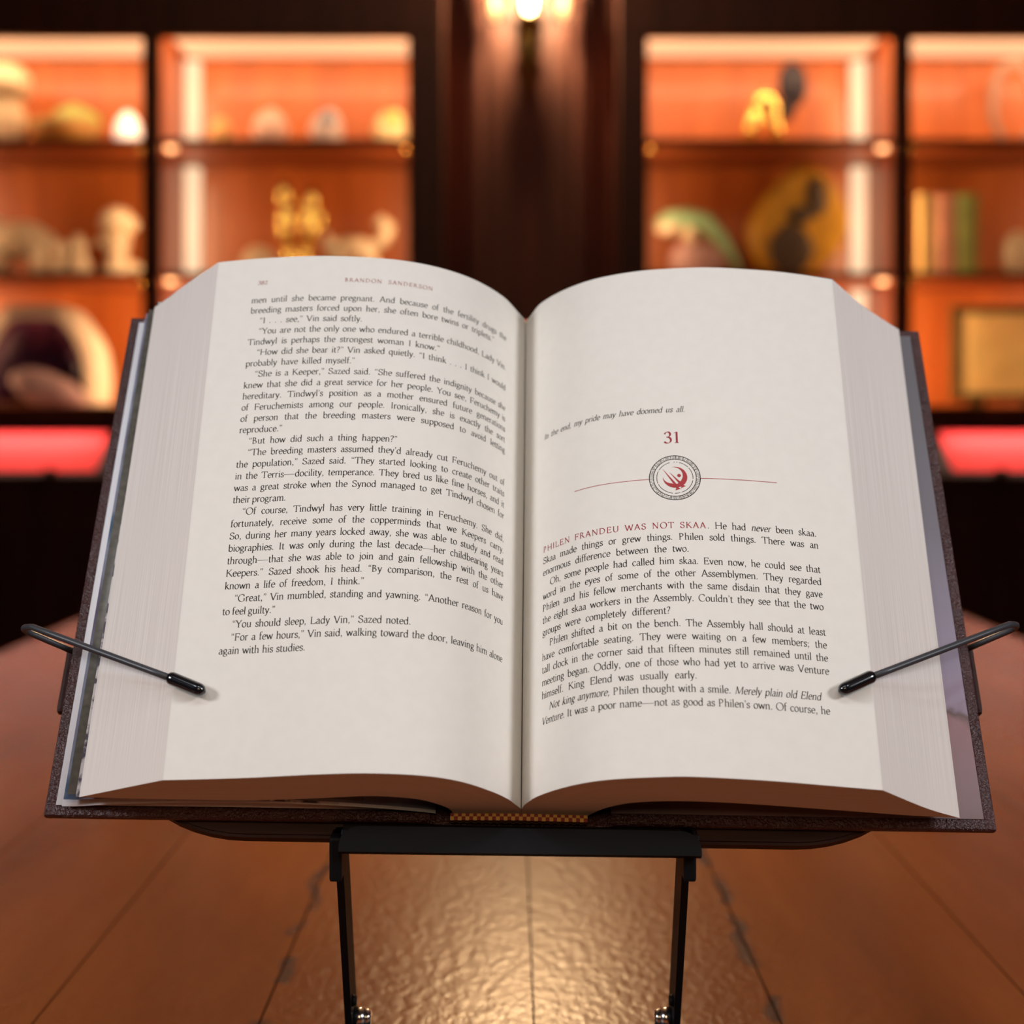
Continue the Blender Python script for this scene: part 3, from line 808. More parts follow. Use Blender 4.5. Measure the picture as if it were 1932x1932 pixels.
def leaf(name, mm, u_out, w_out, v0, v1, w_in_top, thick=.00025, curl=0.0, label=None):
    """thin sheet at the left from the joint to its outer edge"""
    q = MB(); n = 30; vs = []
    for v in (v0, v1):
        for i in range(n + 1):
            t = i / n
            u = -.034 + (u_out + .034) * t
            ww = w_out * t + (w_in_top * math.sin(min(1, t * 1.05) * math.pi) ** .8 if t < .99 else 0) + .0012 * (1 - t)
            if v == v1: ww += curl * t
            vs.append((u, v, ww))
    vs += [(a, b, c - thick) for a, b, c in vs]
    m_ = n + 1; fs = []
    for i in range(n):
        fs += [(m_ + i, m_ + i + 1, i + 1, i)]
        fs += [(2 * m_ + i, 2 * m_ + i + 1, 3 * m_ + i + 1, 3 * m_ + i)]
        fs += [(i, i + 1, 2 * m_ + i + 1, 2 * m_ + i), (3 * m_ + i, 3 * m_ + i + 1, m_ + i + 1, m_ + i)]
    fs += [(n, m_ + n, 3 * m_ + n, 2 * m_ + n)]
    q.add(vs, fs, 0, True)
    o = q.build(name, mm, book)
    if label: o['label'] = label


leaf('white_endpaper', M['endwhite'], -.1852, .0013, .0052, .2396, .0010, label='white pasted lining on the left board')
leaf('loose_endpaper', M['endwhite'], -.1822, .0032, .0042, .2400, .0100, label='white loose endpaper at the left')
leaf('printed_plate', M['illus'], -.1806, .0080, .0055, .2402, .0090, label='glossy blue and violet picture plate')
leaf('printed_plate', M['olive'], -.1786, .0110, .0066, .2405, .0080, label='dark olive plate')
leaf('printed_plate', M['illusdark'], -.1742, .0142, .0046, .2425, .0060, label='plate with dark printed edge against the page block')

# headbands
for v0, v1 in ((.0008, .0036), (.2403, .2430)):
    q = MB(); n = 24; vs = []
    for ww in (-.0003, .0022, .0046):
        for v in (v0, v1):
            for i in range(n + 1):
                t = i / n * 2 - 1
                vs.append((-.0008 + .0272 * t, v, ww * (1 - .25 * abs(t)) + .0004))
    m_ = n + 1
    for a in range(4):
        r0, r1 = [(0, 2), (2, 4), (1, 3), (3, 5)][a]
        for i in range(n):
            q.f.append((r0 * m_ + i, r0 * m_ + i + 1, r1 * m_ + i + 1, r1 * m_ + i)); q.mi.append(0); q.sm.append(False)
            h0 = 0 if a % 2 == 0 else .5
            q.uv[len(q.f) - 1] = [(i / n, h0), ((i + 1) / n, h0), ((i + 1) / n, h0 + .5), (i / n, h0 + .5)]
    for r0, r1 in ((4, 5), (0, 1)):
        for i in range(n):
            q.f.append((r0 * m_ + i, r0 * m_ + i + 1, r1 * m_ + i + 1, r1 * m_ + i)); q.mi.append(0); q.sm.append(False)
            q.uv[len(q.f) - 1] = [(i / n, 0), ((i + 1) / n, 0), ((i + 1) / n, .6), (i / n, .6)]
    q.v = [tuple(map(float, p)) for p in vs]
    o = q.build('headband', M['headband'], book); o['label'] = 'red and gold checked headband at the ' + ('foot' if v0 < .1 else 'head') + ' of the spine'

# ------------------------------------------------------------------ lettering: a small old-style serif drawn with a broad pen
# path commands: M x y / L x y / C x1 y1 x2 y2 x y / A cx cy rx ry a0 a1 (ellipse arc, degrees) / S x y half (serif bar)
# F x y (flag serif at the top of a stem) / D x y r (dot) / W k (pen width factor for what follows)
XH = 405
GL = {
 'a': (385, 'M 92 318 C 112 405 288 432 288 285 L 288 78 C 288 12 335 -5 378 28 M 288 240 C 165 222 62 190 62 100 C 62 -12 200 -22 288 78'),
 'b': (440, 'M 92 690 L 92 25 F 92 688 A 238 198 148 200 152 -158'),
 'c': (365, 'A 212 198 155 200 48 318 D 305 322 26'),
 'd': (448, 'A 208 198 148 200 28 332 M 352 690 L 352 10 F 352 688 S 378 0 36'),
 'e': (385, 'M 66 222 L 342 222 A 208 198 150 200 8 322'),
 'f': (262, 'M 112 10 L 112 540 C 112 660 185 720 268 668 D 262 660 24 S 112 0 78 W .8 M 35 388 L 225 388'),
 'g': (402, 'A 185 262 118 142 0 360 W .75 M 262 355 L 378 388 W 1 M 125 132 C 55 95 78 45 150 38 C 300 22 372 -10 345 -110 C 312 -212 72 -220 52 -118 C 44 -60 90 -10 165 32'),
 'h': (448, 'M 92 690 L 92 0 F 92 688 S 92 0 72 M 92 282 C 130 400 345 470 345 265 L 345 0 S 345 0 72'),
 'i': (198, 'M 98 400 L 98 0 F 98 402 S 98 0 72 D 96 585 44'),
 'j': (205, 'M 105 400 L 105 -70 C 105 -190 50 -215 -15 -180 F 105 402 D 103 585 44'),
 'k': (418, 'M 92 690 L 92 0 F 92 688 S 92 0 72 M 92 165 L 300 388 S 308 378 64 M 165 238 L 362 8 S 365 0 62'),
 'l': (198, 'M 98 690 L 98 0 F 98 688 S 98 0 72'),
 'm': (668, 'M 92 400 L 92 0 F 92 402 S 92 0 72 M 92 282 C 130 400 330 470 330 265 L 330 0 S 330 0 68 M 330 282 C 368 400 570 470 570 265 L 570 0 S 570 0 72'),
 'n': (448, 'M 92 400 L 92 0 F 92 402 S 92 0 72 M 92 282 C 130 400 345 470 345 265 L 345 0 S 345 0 72'),
 'o': (418, 'A 209 198 160 200 0 360'),
 'p': (440, 'M 92 400 L 92 -215 F 92 402 S 92 -220 76 A 238 198 148 200 152 -152'),
 'q': (440, 'A 208 198 148 200 28 332 M 350 405 L 350 -215 S 350 -220 76'),
 'r': (302, 'M 92 400 L 92 0 F 92 402 S 92 0 76 M 92 265 C 130 390 200 425 262 385 D 264 368 32'),
 's': (320, 'M 262 335 C 240 425 66 425 66 305 C 66 195 272 220 272 98 C 272 -32 80 -30 50 72 W .7 M 268 392 L 262 300 M 48 105 L 54 12'),
 't': (262, 'M 105 515 L 105 85 C 105 -15 195 -22 245 35 W .8 M 22 388 L 225 388'),
 'u': (448, 'M 92 400 L 92 125 C 92 -55 270 -20 345 98 F 92 402 M 345 400 L 345 8 F 345 402 S 372 0 36'),
 'v': (392, 'M 48 398 L 200 5 M 198 5 L 340 398 S 62 378 66 S 338 378 56'),
 'w': (590, 'M 42 398 L 178 5 M 178 5 L 298 372 M 298 372 L 424 5 M 422 5 L 545 398 S 56 378 64 S 545 378 54'),
 'x': (388, 'M 60 398 L 325 5 M 322 398 L 62 5 S 72 378 64 S 316 378 56 S 66 0 56 S 322 0 64'),
 'y': (390, 'M 46 398 L 202 8 M 342 398 L 172 -85 C 132 -200 85 -218 28 -182 S 60 378 66 S 338 378 56'),
 'z': (362, 'M 52 385 L 305 385 M 305 385 L 48 15 M 48 15 L 315 15 W .7 M 52 385 L 50 300 M 315 15 L 322 105'),
 'A': (590, 'M 55 0 L 292 655 M 286 655 L 530 0 M 135 225 L 445 225 S 58 0 68 S 528 0 80'),
 'B': (520, 'M 110 650 L 110 0 M 60 634 L 110 634 M 110 634 C 400 660 410 352 118 348 M 118 348 C 500 362 500 -10 110 16 M 60 14 L 110 14'),
 'C': (600, 'A 335 322 290 335 48 314 W .8 M 528 615 L 526 470'),
 'D': (680, 'M 110 650 L 110 0 M 58 634 L 110 634 C 755 690 755 -40 110 16 L 58 16'),
 'E': (520, 'M 110 650 L 110 0 M 58 634 L 440 634 M 110 338 L 365 338 M 58 16 L 458 16 W .8 M 440 648 L 438 525 M 365 400 L 365 275 M 456 4 L 478 135'),
 'F': (490, 'M 110 650 L 110 0 M 58 634 L 440 634 M 110 330 L 365 330 S 110 0 84 W .8 M 440 648 L 438 525 M 365 392 L 365 268'),
 'G': (680, 'A 335 322 290 335 48 322 M 560 280 L 560 62 S 560 268 78 W .8 M 535 615 L 532 470'),
 'H': (690, 'M 110 650 L 110 0 M 580 650 L 580 0 M 110 338 L 580 338 S 110 0 76 S 580 0 76 S 110 624 76 S 580 624 76'),
 'I': (265, 'M 132 650 L 132 0 S 132 0 78 S 132 624 78'),
 'K': (600, 'M 110 650 L 110 0 M 110 285 L 455 640 M 215 385 L 545 8 S 110 0 76 S 110 624 76 S 462 624 76 S 548 0 66'),
 'L': (505, 'M 110 650 L 110 0 M 58 16 L 450 16 S 110 624 78 W .8 M 448 4 L 475 150'),
 'M': (800, 'W .6 M 108 0 L 138 650 W 1 M 130 650 L 395 30 W .7 M 395 30 L 655 650 W 1 M 660 650 L 690 0 S 106 0 66 S 690 0 76 S 115 624 50 S 680 624 50'),
 'N': (690, 'W .6 M 115 0 L 115 650 M 565 20 L 565 650 W 1 M 100 650 L 565 10 S 115 0 70 S 565 624 70 S 92 624 50'),
 'O': (690, 'A 345 322 298 335 0 360'),
 'P': (510, 'M 110 650 L 110 0 M 58 634 L 110 634 C 480 672 480 280 118 305 S 110 0 82'),
 'R': (580, 'M 110 650 L 110 0 M 58 634 L 110 634 C 460 670 460 310 118 330 M 255 325 L 540 8 S 110 0 76 S 545 0 44'),
 'S': (480, 'M 392 525 C 370 680 85 700 85 490 C 85 320 415 370 415 165 C 415 -55 110 -50 70 145 W .8 M 396 630 L 392 500 M 66 180 L 70 30'),
 'T': (580, 'M 290 640 L 290 0 M 40 634 L 540 634 S 290 0 86 W .8 M 42 648 L 38 520 M 540 648 L 544 520'),
 'U': (650, 'M 110 650 L 110 220 C 110 -75 535 -75 535 220 M 535 230 L 535 650 S 110 624 76 S 535 624 66'),
 'V': (580, 'M 52 650 L 295 0 M 292 0 L 530 650 S 62 624 76 S 525 624 66'),
 'W': (850, 'M 42 650 L 260 0 M 258 0 L 430 560 M 420 590 L 620 0 M 618 0 L 805 650 S 52 624 74 S 805 624 62'),
 'Y': (545, 'M 48 650 L 275 310 M 500 650 L 275 310 M 275 320 L 275 0 S 275 0 82 S 58 624 74 S 492 624 64'),
 '1': (440, 'M 225 640 L 225 0 S 225 0 105 W .8 M 95 575 L 225 645'),
 '2': (440, 'M 70 480 C 90 690 370 690 350 480 C 335 330 150 200 70 40 M 60 30 L 385 30 W .8 M 385 20 L 400 120'),
 '3': (440, 'M 75 520 C 100 690 350 690 345 510 C 340 380 230 345 160 345 M 160 345 C 300 350 375 290 375 180 C 370 -40 120 -40 55 90'),
 '8': (440, 'A 215 490 125 150 0 360 A 215 170 160 170 0 360'),
 '.': (210, 'D 100 40 46'),
 ',': (210, 'D 100 40 44 W .6 M 132 40 C 142 -20 110 -90 62 -122'),
 ';': (220, 'D 100 345 44 D 100 40 44 W .6 M 132 40 C 142 -20 110 -90 62 -122'),
 '?': (360, 'D 150 40 46 M 70 545 C 85 690 300 690 290 520 C 280 390 165 380 150 190'),
 '-': (1000, 'W .75 M 10 235 L 990 235'),
 '\u2019': (180, 'D 92 618 40 W .6 M 122 618 C 132 570 105 500 60 470'),
 '\u201d': (330, 'D 92 618 38 D 232 618 38 W .6 M 120 618 C 130 570 105 500 62 470 M 260 618 C 270 570 245 500 202 470'),
 '\u201c': (330, 'D 105 508 38 D 245 508 38 W .6 M 77 508 C 67 560 95 630 138 655 M 217 508 C 207 560 235 630 278 655'),
}
PEN_A, PEN_B, PEN_PHI = 41.0, 17.5, math.radians(24)
def pen(dx, dy):
    l = math.hypot(dx, dy) or 1
    nx, ny = -dy / l, dx / l
    a = nx * math.cos(PEN_PHI) + ny * math.sin(PEN_PHI); b = -nx * math.sin(PEN_PHI) + ny * math.cos(PEN_PHI)
    return math.sqrt((PEN_A * a) ** 2 + (PEN_B * b) ** 2), nx, ny


GC = {}
def glyph(ch):
    if ch in GC:
        return GC[ch]
    adv, d = GL[ch]
    tk = d.split(); i = 0; V = []; F = []; cur = None; path = []; wk = [1.0]
    def flush():
        if len(path) > 1:
            k = len(V); n = len(path)
            for j, (x, y) in enumerate(path):
                x0, y0 = path[max(j - 1, 0)]; x1, y1 = path[min(j + 1, n - 1)]
                h, nx, ny = pen(x1 - x0, y1 - y0); h *= wk[0]
                V.append((x + nx * h, y + ny * h)); V.append((x - nx * h, y - ny * h))
            for j in range(n - 1):
                F.append((k + 2 * j, k + 2 * j + 1, k + 2 * j + 3, k + 2 * j + 2))
        path.clear()
    def quad(pts):
        k = len(V); V.extend(pts); F.append(tuple(range(k, k + len(pts))))
    while i < len(tk):
        c = tk[i]; i += 1
        g = lambda n: [float(z) for z in tk[i:i + n]]
        if c == 'M':
            flush(); x, y = g(2); i += 2; path.append((x, y))
        elif c == 'L':
            x, y = g(2); i += 2; path.append((x, y))
        elif c == 'C':
            a, b, c_, d_, e, f = g(6); i += 6; x0, y0 = path[-1]
            for k in range(1, 10):
                t = k / 9; u = 1 - t
                path.append((u ** 3 * x0 + 3 * u * u * t * a + 3 * u * t * t * c_ + t ** 3 * e, u ** 3 * y0 + 3 * u * u * t * b + 3 * u * t * t * d_ + t ** 3 * f))
        elif c == 'A':
            flush(); cx, cy, rx, ry, a0, a1 = g(6); i += 6; n = 20
            for k in range(n + 1):
                t = math.radians(a0 + (a1 - a0) * k / n); path.append((cx + rx * math.cos(t), cy + ry * math.sin(t)))
            if abs(a1 - a0) == 360:
                path.append(path[1])
            flush()
        elif c == 'S':
            flush(); x, y, h = g(3); i += 3; quad([(x - h, y), (x + h, y), (x + h, y + 26), (x - h, y + 26)])
        elif c == 'F':
            flush(); x, y = g(2); i += 2; quad([(x - 88, y - 38), (x - 30, y - 46), (x + 36, y - 4), (x + 30, y + 6)])
        elif c == 'D':
            flush(); x, y, r_ = g(3); i += 3; quad([(x + r_ * math.cos(math.pi * 2 * k / 10), y + r_ * math.sin(math.pi * 2 * k / 10)) for k in range(10)])
        elif c == 'W':
            flush(); wk[0] = float(tk[i]); i += 1
    flush()
    if ch.islower():        # taller small letters
        V = [(x, y if y < 0 else y * 1.09 if y <= 410 else 447 + (y - 410) * .90) for x, y in V]
    GC[ch] = (adv, V, F)
    return GC[ch]


SPACE = 215
def text_width(t, track=0.0):
    return sum((SPACE if c == ' ' else glyph(c)[0] + track) for c in t if c not in '{}')


def set_line(acc, t, s0, s1, v, size, side, track=0.0, weight=1.0, tight=None):
    """set a line between the distances s0 and s1 (mm from the fold); s1 None = natural width. {..} is italic"""
    k = size / 1000.0
    if t.startswith('\u201c') is False:
        pass
    nat = text_width(t, track) * k
    ns = t.count(' ')
    sgn = -1 if side == 'L' else 1
    extra = 0.0; sq = 1.0
    if s1 is not None:
        room = abs(s1 - s0)
        base_ = nat - ns * SPACE * k
        sp = (room - base_) / max(ns, 1)
        if sp < SPACE * k * .72:            # a tight line: letters drawn a little narrower
            sp = SPACE * k * .72
            sq = (room - ns * sp) / base_
        extra = sp - SPACE * k
    x = 0.0; it = False
    for c in t:
        if c == '{': it = True; continue
        if c == '}': it = False; continue
        if c == ' ':
            x += SPACE * k + extra; continue
        adv, V, F = glyph(c)
        o = len(acc[0])
        for px, py in V:
            if it: px = px * .93 + py * .21
            xs = x + px * k * sq
            acc[0].append((s0 + (xs if side == 'R' else -xs), v + py * k))
        for f in F:
            acc[1].append(tuple(i + o for i in f))
        x += (adv * (.93 if it else 1) + track) * k * sq
    return x


def ink_mesh(name, acc, side, mm, parent, label=None, lift=.00006):
    sv = np.array(acc[0]) / 1000.0
    P_, n_ = page_pts(side, sv[:, 0], sv[:, 1])
    P_ = P_ + n_ * lift
    me = bpy.data.meshes.new(name)
    fs = acc[1]
    # every face towards the reader
    out = []
    for f in fs:
        a, b, c = (sv[f[0]], sv[f[1]], sv[f[2]])
        out.append(f)
    me.from_pydata(P_.tolist(), [], out); me.materials.append(mm); me.update()
    o = bpy.data.objects.new(name, me); COL.objects.link(o); o.parent = parent
    if label: o['label'] = label
    return o


LQ, RQ, AP = '\u201c', '\u201d', '\u2019'
def curl(t):
    o = []; 
    for i, c in enumerate(t):
        if c == '"':
            o.append(LQ if i == 0 or t[i - 1] in ' -' else RQ)
        elif c == "'":
            o.append(AP)
        else:
            o.append(c)
    return ''.join(o)


# > indent; | at the end = last line of a paragraph (natural width, or up to the given mm)
LEFT = ['men until she became pregnant. And because of the fertility drugs the', 'breeding masters forced upon her, she often bore twins or triplets."|29', '>"I . . . see," Vin said softly.|92.0',
        '>"You are not the only one who endured a terrible childhood, Lady Vin.', 'Tindwyl is perhaps the strongest woman I know."|57.5', '>"How did she bear it?" Vin asked quietly. "I think . . . I think I would',
        'probably have killed myself."|94.0', '>"She is a Keeper," Sazed said. "She suffered the indignity because she', 'knew that she did a great service for her people. You see, Feruchemy is',
        "hereditary. Tindwyl's position as a mother ensured future generations", 'of Feruchemists among our people. Ironically, she is exactly the sort', 'of person that the breeding masters were supposed to avoid letting', 'reproduce."|122.3',
        '>"But how did such a thing happen?"|74.2', ">\"The breeding masters assumed they'd already cut Feruchemy out of", 'the population," Sazed said. "They started looking to create other traits',
        'in the Terris-docility, temperance. They bred us like fine horses, and it', 'was a great stroke when the Synod managed to get Tindwyl chosen for', 'their program.|119.1',
        '>"Of course, Tindwyl has very little training in Feruchemy. She did,', 'fortunately, receive some of the copperminds that we Keepers carry.', 'So, during her many years locked away, she was able to study and read',
        'biographies. It was only during the last decade-her childbearing years', 'through-that she was able to join and gain fellowship with the other', 'Keepers." Sazed shook his head. "By comparison, the rest of us have', 'known a life of freedom, I think."|84.6',
        '>"Great," Vin mumbled, standing and yawning. "Another reason for you', 'to feel guilty."|119.9', '>"You should sleep, Lady Vin," Sazed noted.|65.2', '>"For a few hours," Vin said, walking toward the door, leaving him alone', 'again with his studies.|106.4']
RIGHT = ['', 'Skaa made things or grew things. Philen sold things. There was an', 'enormous difference between the two.|86.8', '>Oh, some people had called him skaa. Even now, he could see that',
         'word in the eyes of some of the other Assemblymen. They regarded', 'Philen and his fellow merchants with the same disdain that they gave', "the eight skaa workers in the Assembly. Couldn't they see that the two", 'groups were completely different?|78.5',
         '>Philen shifted a bit on the bench. The Assembly hall should at least', 'have comfortable seating. They were waiting on a few members; the', 'tall clock in the corner said that fifteen minutes still remained until the', 'meeting began. Oddly, one of those who had yet to arrive was Venture',
         'himself. King Elend was usually early.|87.8', '>{Not king anymore,} Philen thought with a smile. {Merely plain old Elend}', "{Venture.} It was a poor name-not as good as Philen's own. Of course, he"]
SIZE = 4.6
def set_block(lines, side, v0, lead, sm0, sm1, ind, skip=()):
    acc = ([], [])
    for i, t in enumerate(lines):
        if not t: continue
        end = None
        if '|' in t:
            t, e = t.split('|'); end = float(e)
        a = sm0
        if t[0] == '>':
            t = t[1:]; a = sm0 + (-ind if side == 'L' else ind)
        t = curl(t)
        set_line(acc, t, a, end if end is not None else sm1, v0 - lead * i, SIZE, side)
    return acc


PL, PR = pages['L'], pages['R']
ink_mesh('printed_text', set_block(LEFT, 'L', 216.35, 5.46, 141.6, 20.6, 4.4), 'L', M['ink'], PL, 'black body text')
acc = ([], []); set_line(acc, '382', 139.4, 135.0, 226.0, 3.1, 'L'); ink_mesh('page_number', acc, 'L', M['redink'], PL, 'small red page number')
acc = ([], []); set_line(acc, 'BRANDON SANDERSON', 100.8, 61.4, 226.5, 3.15, 'L', track=120); ink_mesh('running_head', acc, 'L', M['redink'], PL, 'red running head in capitals')
blk = set_block(RIGHT, 'R', 107.3, 5.43, 21.1, 141.0, 4.4)
wred = 'PHILEN FRANDEU WAS NOT SKAA'
PEN_A, PEN_B = 47.0, 21.0; GC.clear()
accr = ([], []); x = set_line(accr, wred, 21.2, 94.4, 107.3, 4.15, 'R', track=95); ink_mesh('opening_words', accr, 'R', M['redink'], PR, 'opening words in dark red capitals')
PEN_A, PEN_B = 41.0, 17.5; GC.clear()
set_line(blk, '. He had {never} been skaa.', 94.6, 141.2, 107.2, SIZE, 'R')
set_line(blk, '{In the end, my pride may have doomed us all.}', 21.0, 91.5, 163.1, 4.2, 'R')
ink_mesh('printed_text', blk, 'R', M['ink'], PR, 'black body text and italic epigraph')
_pa, _pb = PEN_A, PEN_B
PEN_A, PEN_B = 52.0, 15.0; GC.clear()
acc = ([], []); set_line(acc, '31', 77.9, None, 147.7, 8.5, 'R'); ink_mesh('chapter_number', acc, 'R', M['redink'], PR, 'large red chapter number')
PEN_A, PEN_B = _pa, _pb; GC.clear()

# chapter emblem: ticked black ring, red crescents with spikes, thin red rule either side
EC = (82.15, 130.9)
def ring_band(acc, r0, r1, a0=0, a1=360, n=72):
    k = len(acc[0])
    for i in range(n + 1):
        a = math.radians(a0 + (a1 - a0) * i / n)
        for r_ in (r0, r1):
            acc[0].append((EC[0] + r_ * math.cos(a), EC[1] + r_ * math.sin(a)))
    for i in range(n):
        acc[1].append((k + 2 * i, k + 2 * i + 1, k + 2 * i + 3, k + 2 * i + 2))


acc = ([], []); rr = random.Random(11)
ring_band(acc, 10.40, 10.70); ring_band(acc, 8.72, 8.98)
for i in range(112):
    a = math.radians(i * 360 / 112 + rr.uniform(-.5, .5)); wd = rr.choice((.06, .075, .095)); ra, rb = (8.9, 10.5) if rr.random() < .72 else rr.choice(((8.9, 9.8), (9.6, 10.5)))
    k = len(acc[0]); ca, sa = math.cos(a), math.sin(a)
    for r_, ww in ((ra, -wd), (rb, -wd), (rb, wd), (ra, wd)):
        acc[0].append((EC[0] + r_ * ca - ww * sa, EC[1] + r_ * sa + ww * ca))
    acc[1].append((k, k + 1, k + 2, k + 3))
    if rr.random() < .3:
        rm = rr.uniform(9.3, 10.1); ring_band(acc, rm - .06, rm + .06, math.degrees(a), math.degrees(a) + 2.7, 2)
for a0, a1 in ((-70, -10), (-5, 38), (42, 75), (80, 84), (88, 93), (105, 150), (154, 200), (203, 262), (268, 285)):
    ring_band(acc, 7.36, 7.58, a0, a1, 24)
ink_mesh('emblem_ring', acc, 'R', M['ink'], PR, 'black ticked ring of the chapter emblem', lift=.00007)

acc = ([], [])
def poly_strip(pa, pb):
    k = len(acc[0]); n = len(pa)
    for a, b in zip(pa, pb):
        acc[0].append((EC[0] + a[0], EC[1] + a[1])); acc[0].append((EC[0] + b[0], EC[1] + b[1]))
    for i in range(n - 1):
        acc[1].append((k + 2 * i, k + 2 * i + 1, k + 2 * i + 3, k + 2 * i + 2))
def circ(c, r_, a0, a1, n=36):
    return [(c[0] + r_ * math.cos(math.radians(a0 + (a1 - a0) * i / n)), c[1] + r_ * math.sin(math.radians(a0 + (a1 - a0) * i / n))) for i in range(n + 1)]
def crescent(c, R_, a0, a1, wmax, peak=.5, n=44):
    o = []; q_ = []
    for i in range(n + 1):
        t = i / n; a = math.radians(a0 + (a1 - a0) * t)
        e = math.log(.5) / math.log(peak)
        ww = wmax * max(0.0, math.sin(math.pi * t ** e)) ** 1.25
        o.append((c[0] + R_ * math.cos(a), c[1] + R_ * math.sin(a))); q_.append((c[0] + (R_ - ww) * math.cos(a), c[1] + (R_ - ww) * math.sin(a)))
    poly_strip(o, q_)
crescent((.10, .15), 5.0, 105, -160, 2.1, .52)           # large crescent open to the upper left
crescent((.10, .15), 5.0, 172, 300, 1.75, .62)           # its lower left wing
for (tx, ty, bx, by, wd) in ((-5.1, 4.5, .3, -3.6, .55), (-2.3, 2.7, 2.3, -2.9, .55)):
    d = math.hypot(bx - tx, by - ty); nx, ny = -(by - ty) / d, (bx - tx) / d
    poly_strip([(tx, ty), (bx + nx * wd, by + ny * wd)], [(tx, ty), (bx - nx * wd, by - ny * wd)])
for (ax, ay, bx, by) in ((.55, -3.9, 1.15, -5.75), (2.55, -3.1, 3.35, -4.6)):
    d = math.hypot(bx - ax, by - ay); nx, ny = -(by - ay) / d, (bx - ax) / d
    poly_strip([(ax + nx * .55, ay + ny * .55), (ax + (bx - ax) * .55 + nx * .5, ay + (by - ay) * .55 + ny * .5), (bx + nx * 1.15, by + ny * 1.15)],
               [(ax - nx * .55, ay - ny * .55), (ax + (bx - ax) * .55 - nx * .5, ay + (by - ay) * .55 - ny * .5), (bx - nx * 1.15, by - ny * 1.15)])
k = len(acc[0])
acc[0].extend([(EC[0] + 1.75 + .78 * math.cos(i * math.pi / 10), EC[1] + .95 + .78 * math.sin(i * math.pi / 10)) for i in range(20)]); acc[1].append(tuple(range(k, k + 20)))
for s0, s1 in ((38.7, EC[0] - 10.7), (EC[0] + 10.7, 125.0)):
    k = len(acc[0]); n = 40
    for i in range(n + 1):
        acc[0].append((s0 + (s1 - s0) * i / n, 130.45)); acc[0].append((s0 + (s1 - s0) * i / n, 130.70))
    acc[1].extend([(k + 2 * i, k + 2 * i + 1, k + 2 * i + 3, k + 2 * i + 2) for i in range(n)])
ink_mesh('emblem', acc, 'R', mat('emblem_red_ink', (.42, .055, .06), .8, spec=.2), PR, 'red crescent emblem with thin red rules', lift=.00009)


# ------------------------------------------------------------------ the book stand
stand = empty('book_stand', (0, 0, 0), 'dark tilted book stand with black ledge, wire page arms and bent metal legs', 'book stand', mw=MW)
q = MB(); bw, bb, bt, rc = .165, -.0046, .205, .055
out = []
for cx_, cy_, a0 in ((bw - rc, bb + rc * .75, -90), (bw - .03, bt - .03, 0), (-bw + .03, bt - .03, 90), (-bw + rc, bb + rc * .75, 180)):
    rx_, ry_ = (rc, rc * .75) if cy_ < .1 else (.03, .03)
    for k in range(13):
        a = math.radians(a0 + 90 * k / 12); out.append((cx_ + rx_ * math.cos(a), cy_ + ry_ * math.sin(a)))
bm = bmesh.new()
f = bm.faces.new([bm.verts.new((x, y, -.0045)) for x, y in out])
ex = bmesh.ops.extrude_face_region(bm, geom=[f])
bmesh.ops.translate(bm, verts=[v for v in ex['geom'] if isinstance(v, bmesh.types.BMVert)], vec=(0, 0, -.008))
bm.normal_update(); bmesh.ops.recalc_face_normals(bm, faces=bm.faces)
bmesh.ops.bevel(bm, geom=[e for e in bm.edges if len(e.link_faces) == 2 and e.calc_face_angle(0) > 1.0], offset=.0012, segments=2, affect='EDGES')
q.bm(bm); q.build('back_board', M['standwood'], stand)
q = MB()
q.box((-.0705, -.0062, -.0042), (.0700, -.0004, .0006), 0, .0006); q.box((-.0700, -.0080, .0), (.0695, -.0052, .0110), 0, .0006)
# front lip with rounded upper corners
out = [(-.0705, -.0144), (.0700, -.0140)]
for k in range(7):
    a = math.radians(90 * k / 6); out.append((.0700 - .008 + .008 * math.cos(a), -.0115 + .0072 * math.sin(a)))
for k in range(7):
    a = math.radians(90 + 90 * k / 6); out.append((-.0705 + .008 + .008 * math.cos(a), -.0115 + .0072 * math.sin(a)))
q.prism(out, .0085, .0118, lambda a, b, c: (a, b, c))
q.build('ledge', M['blackmetal'], stand)

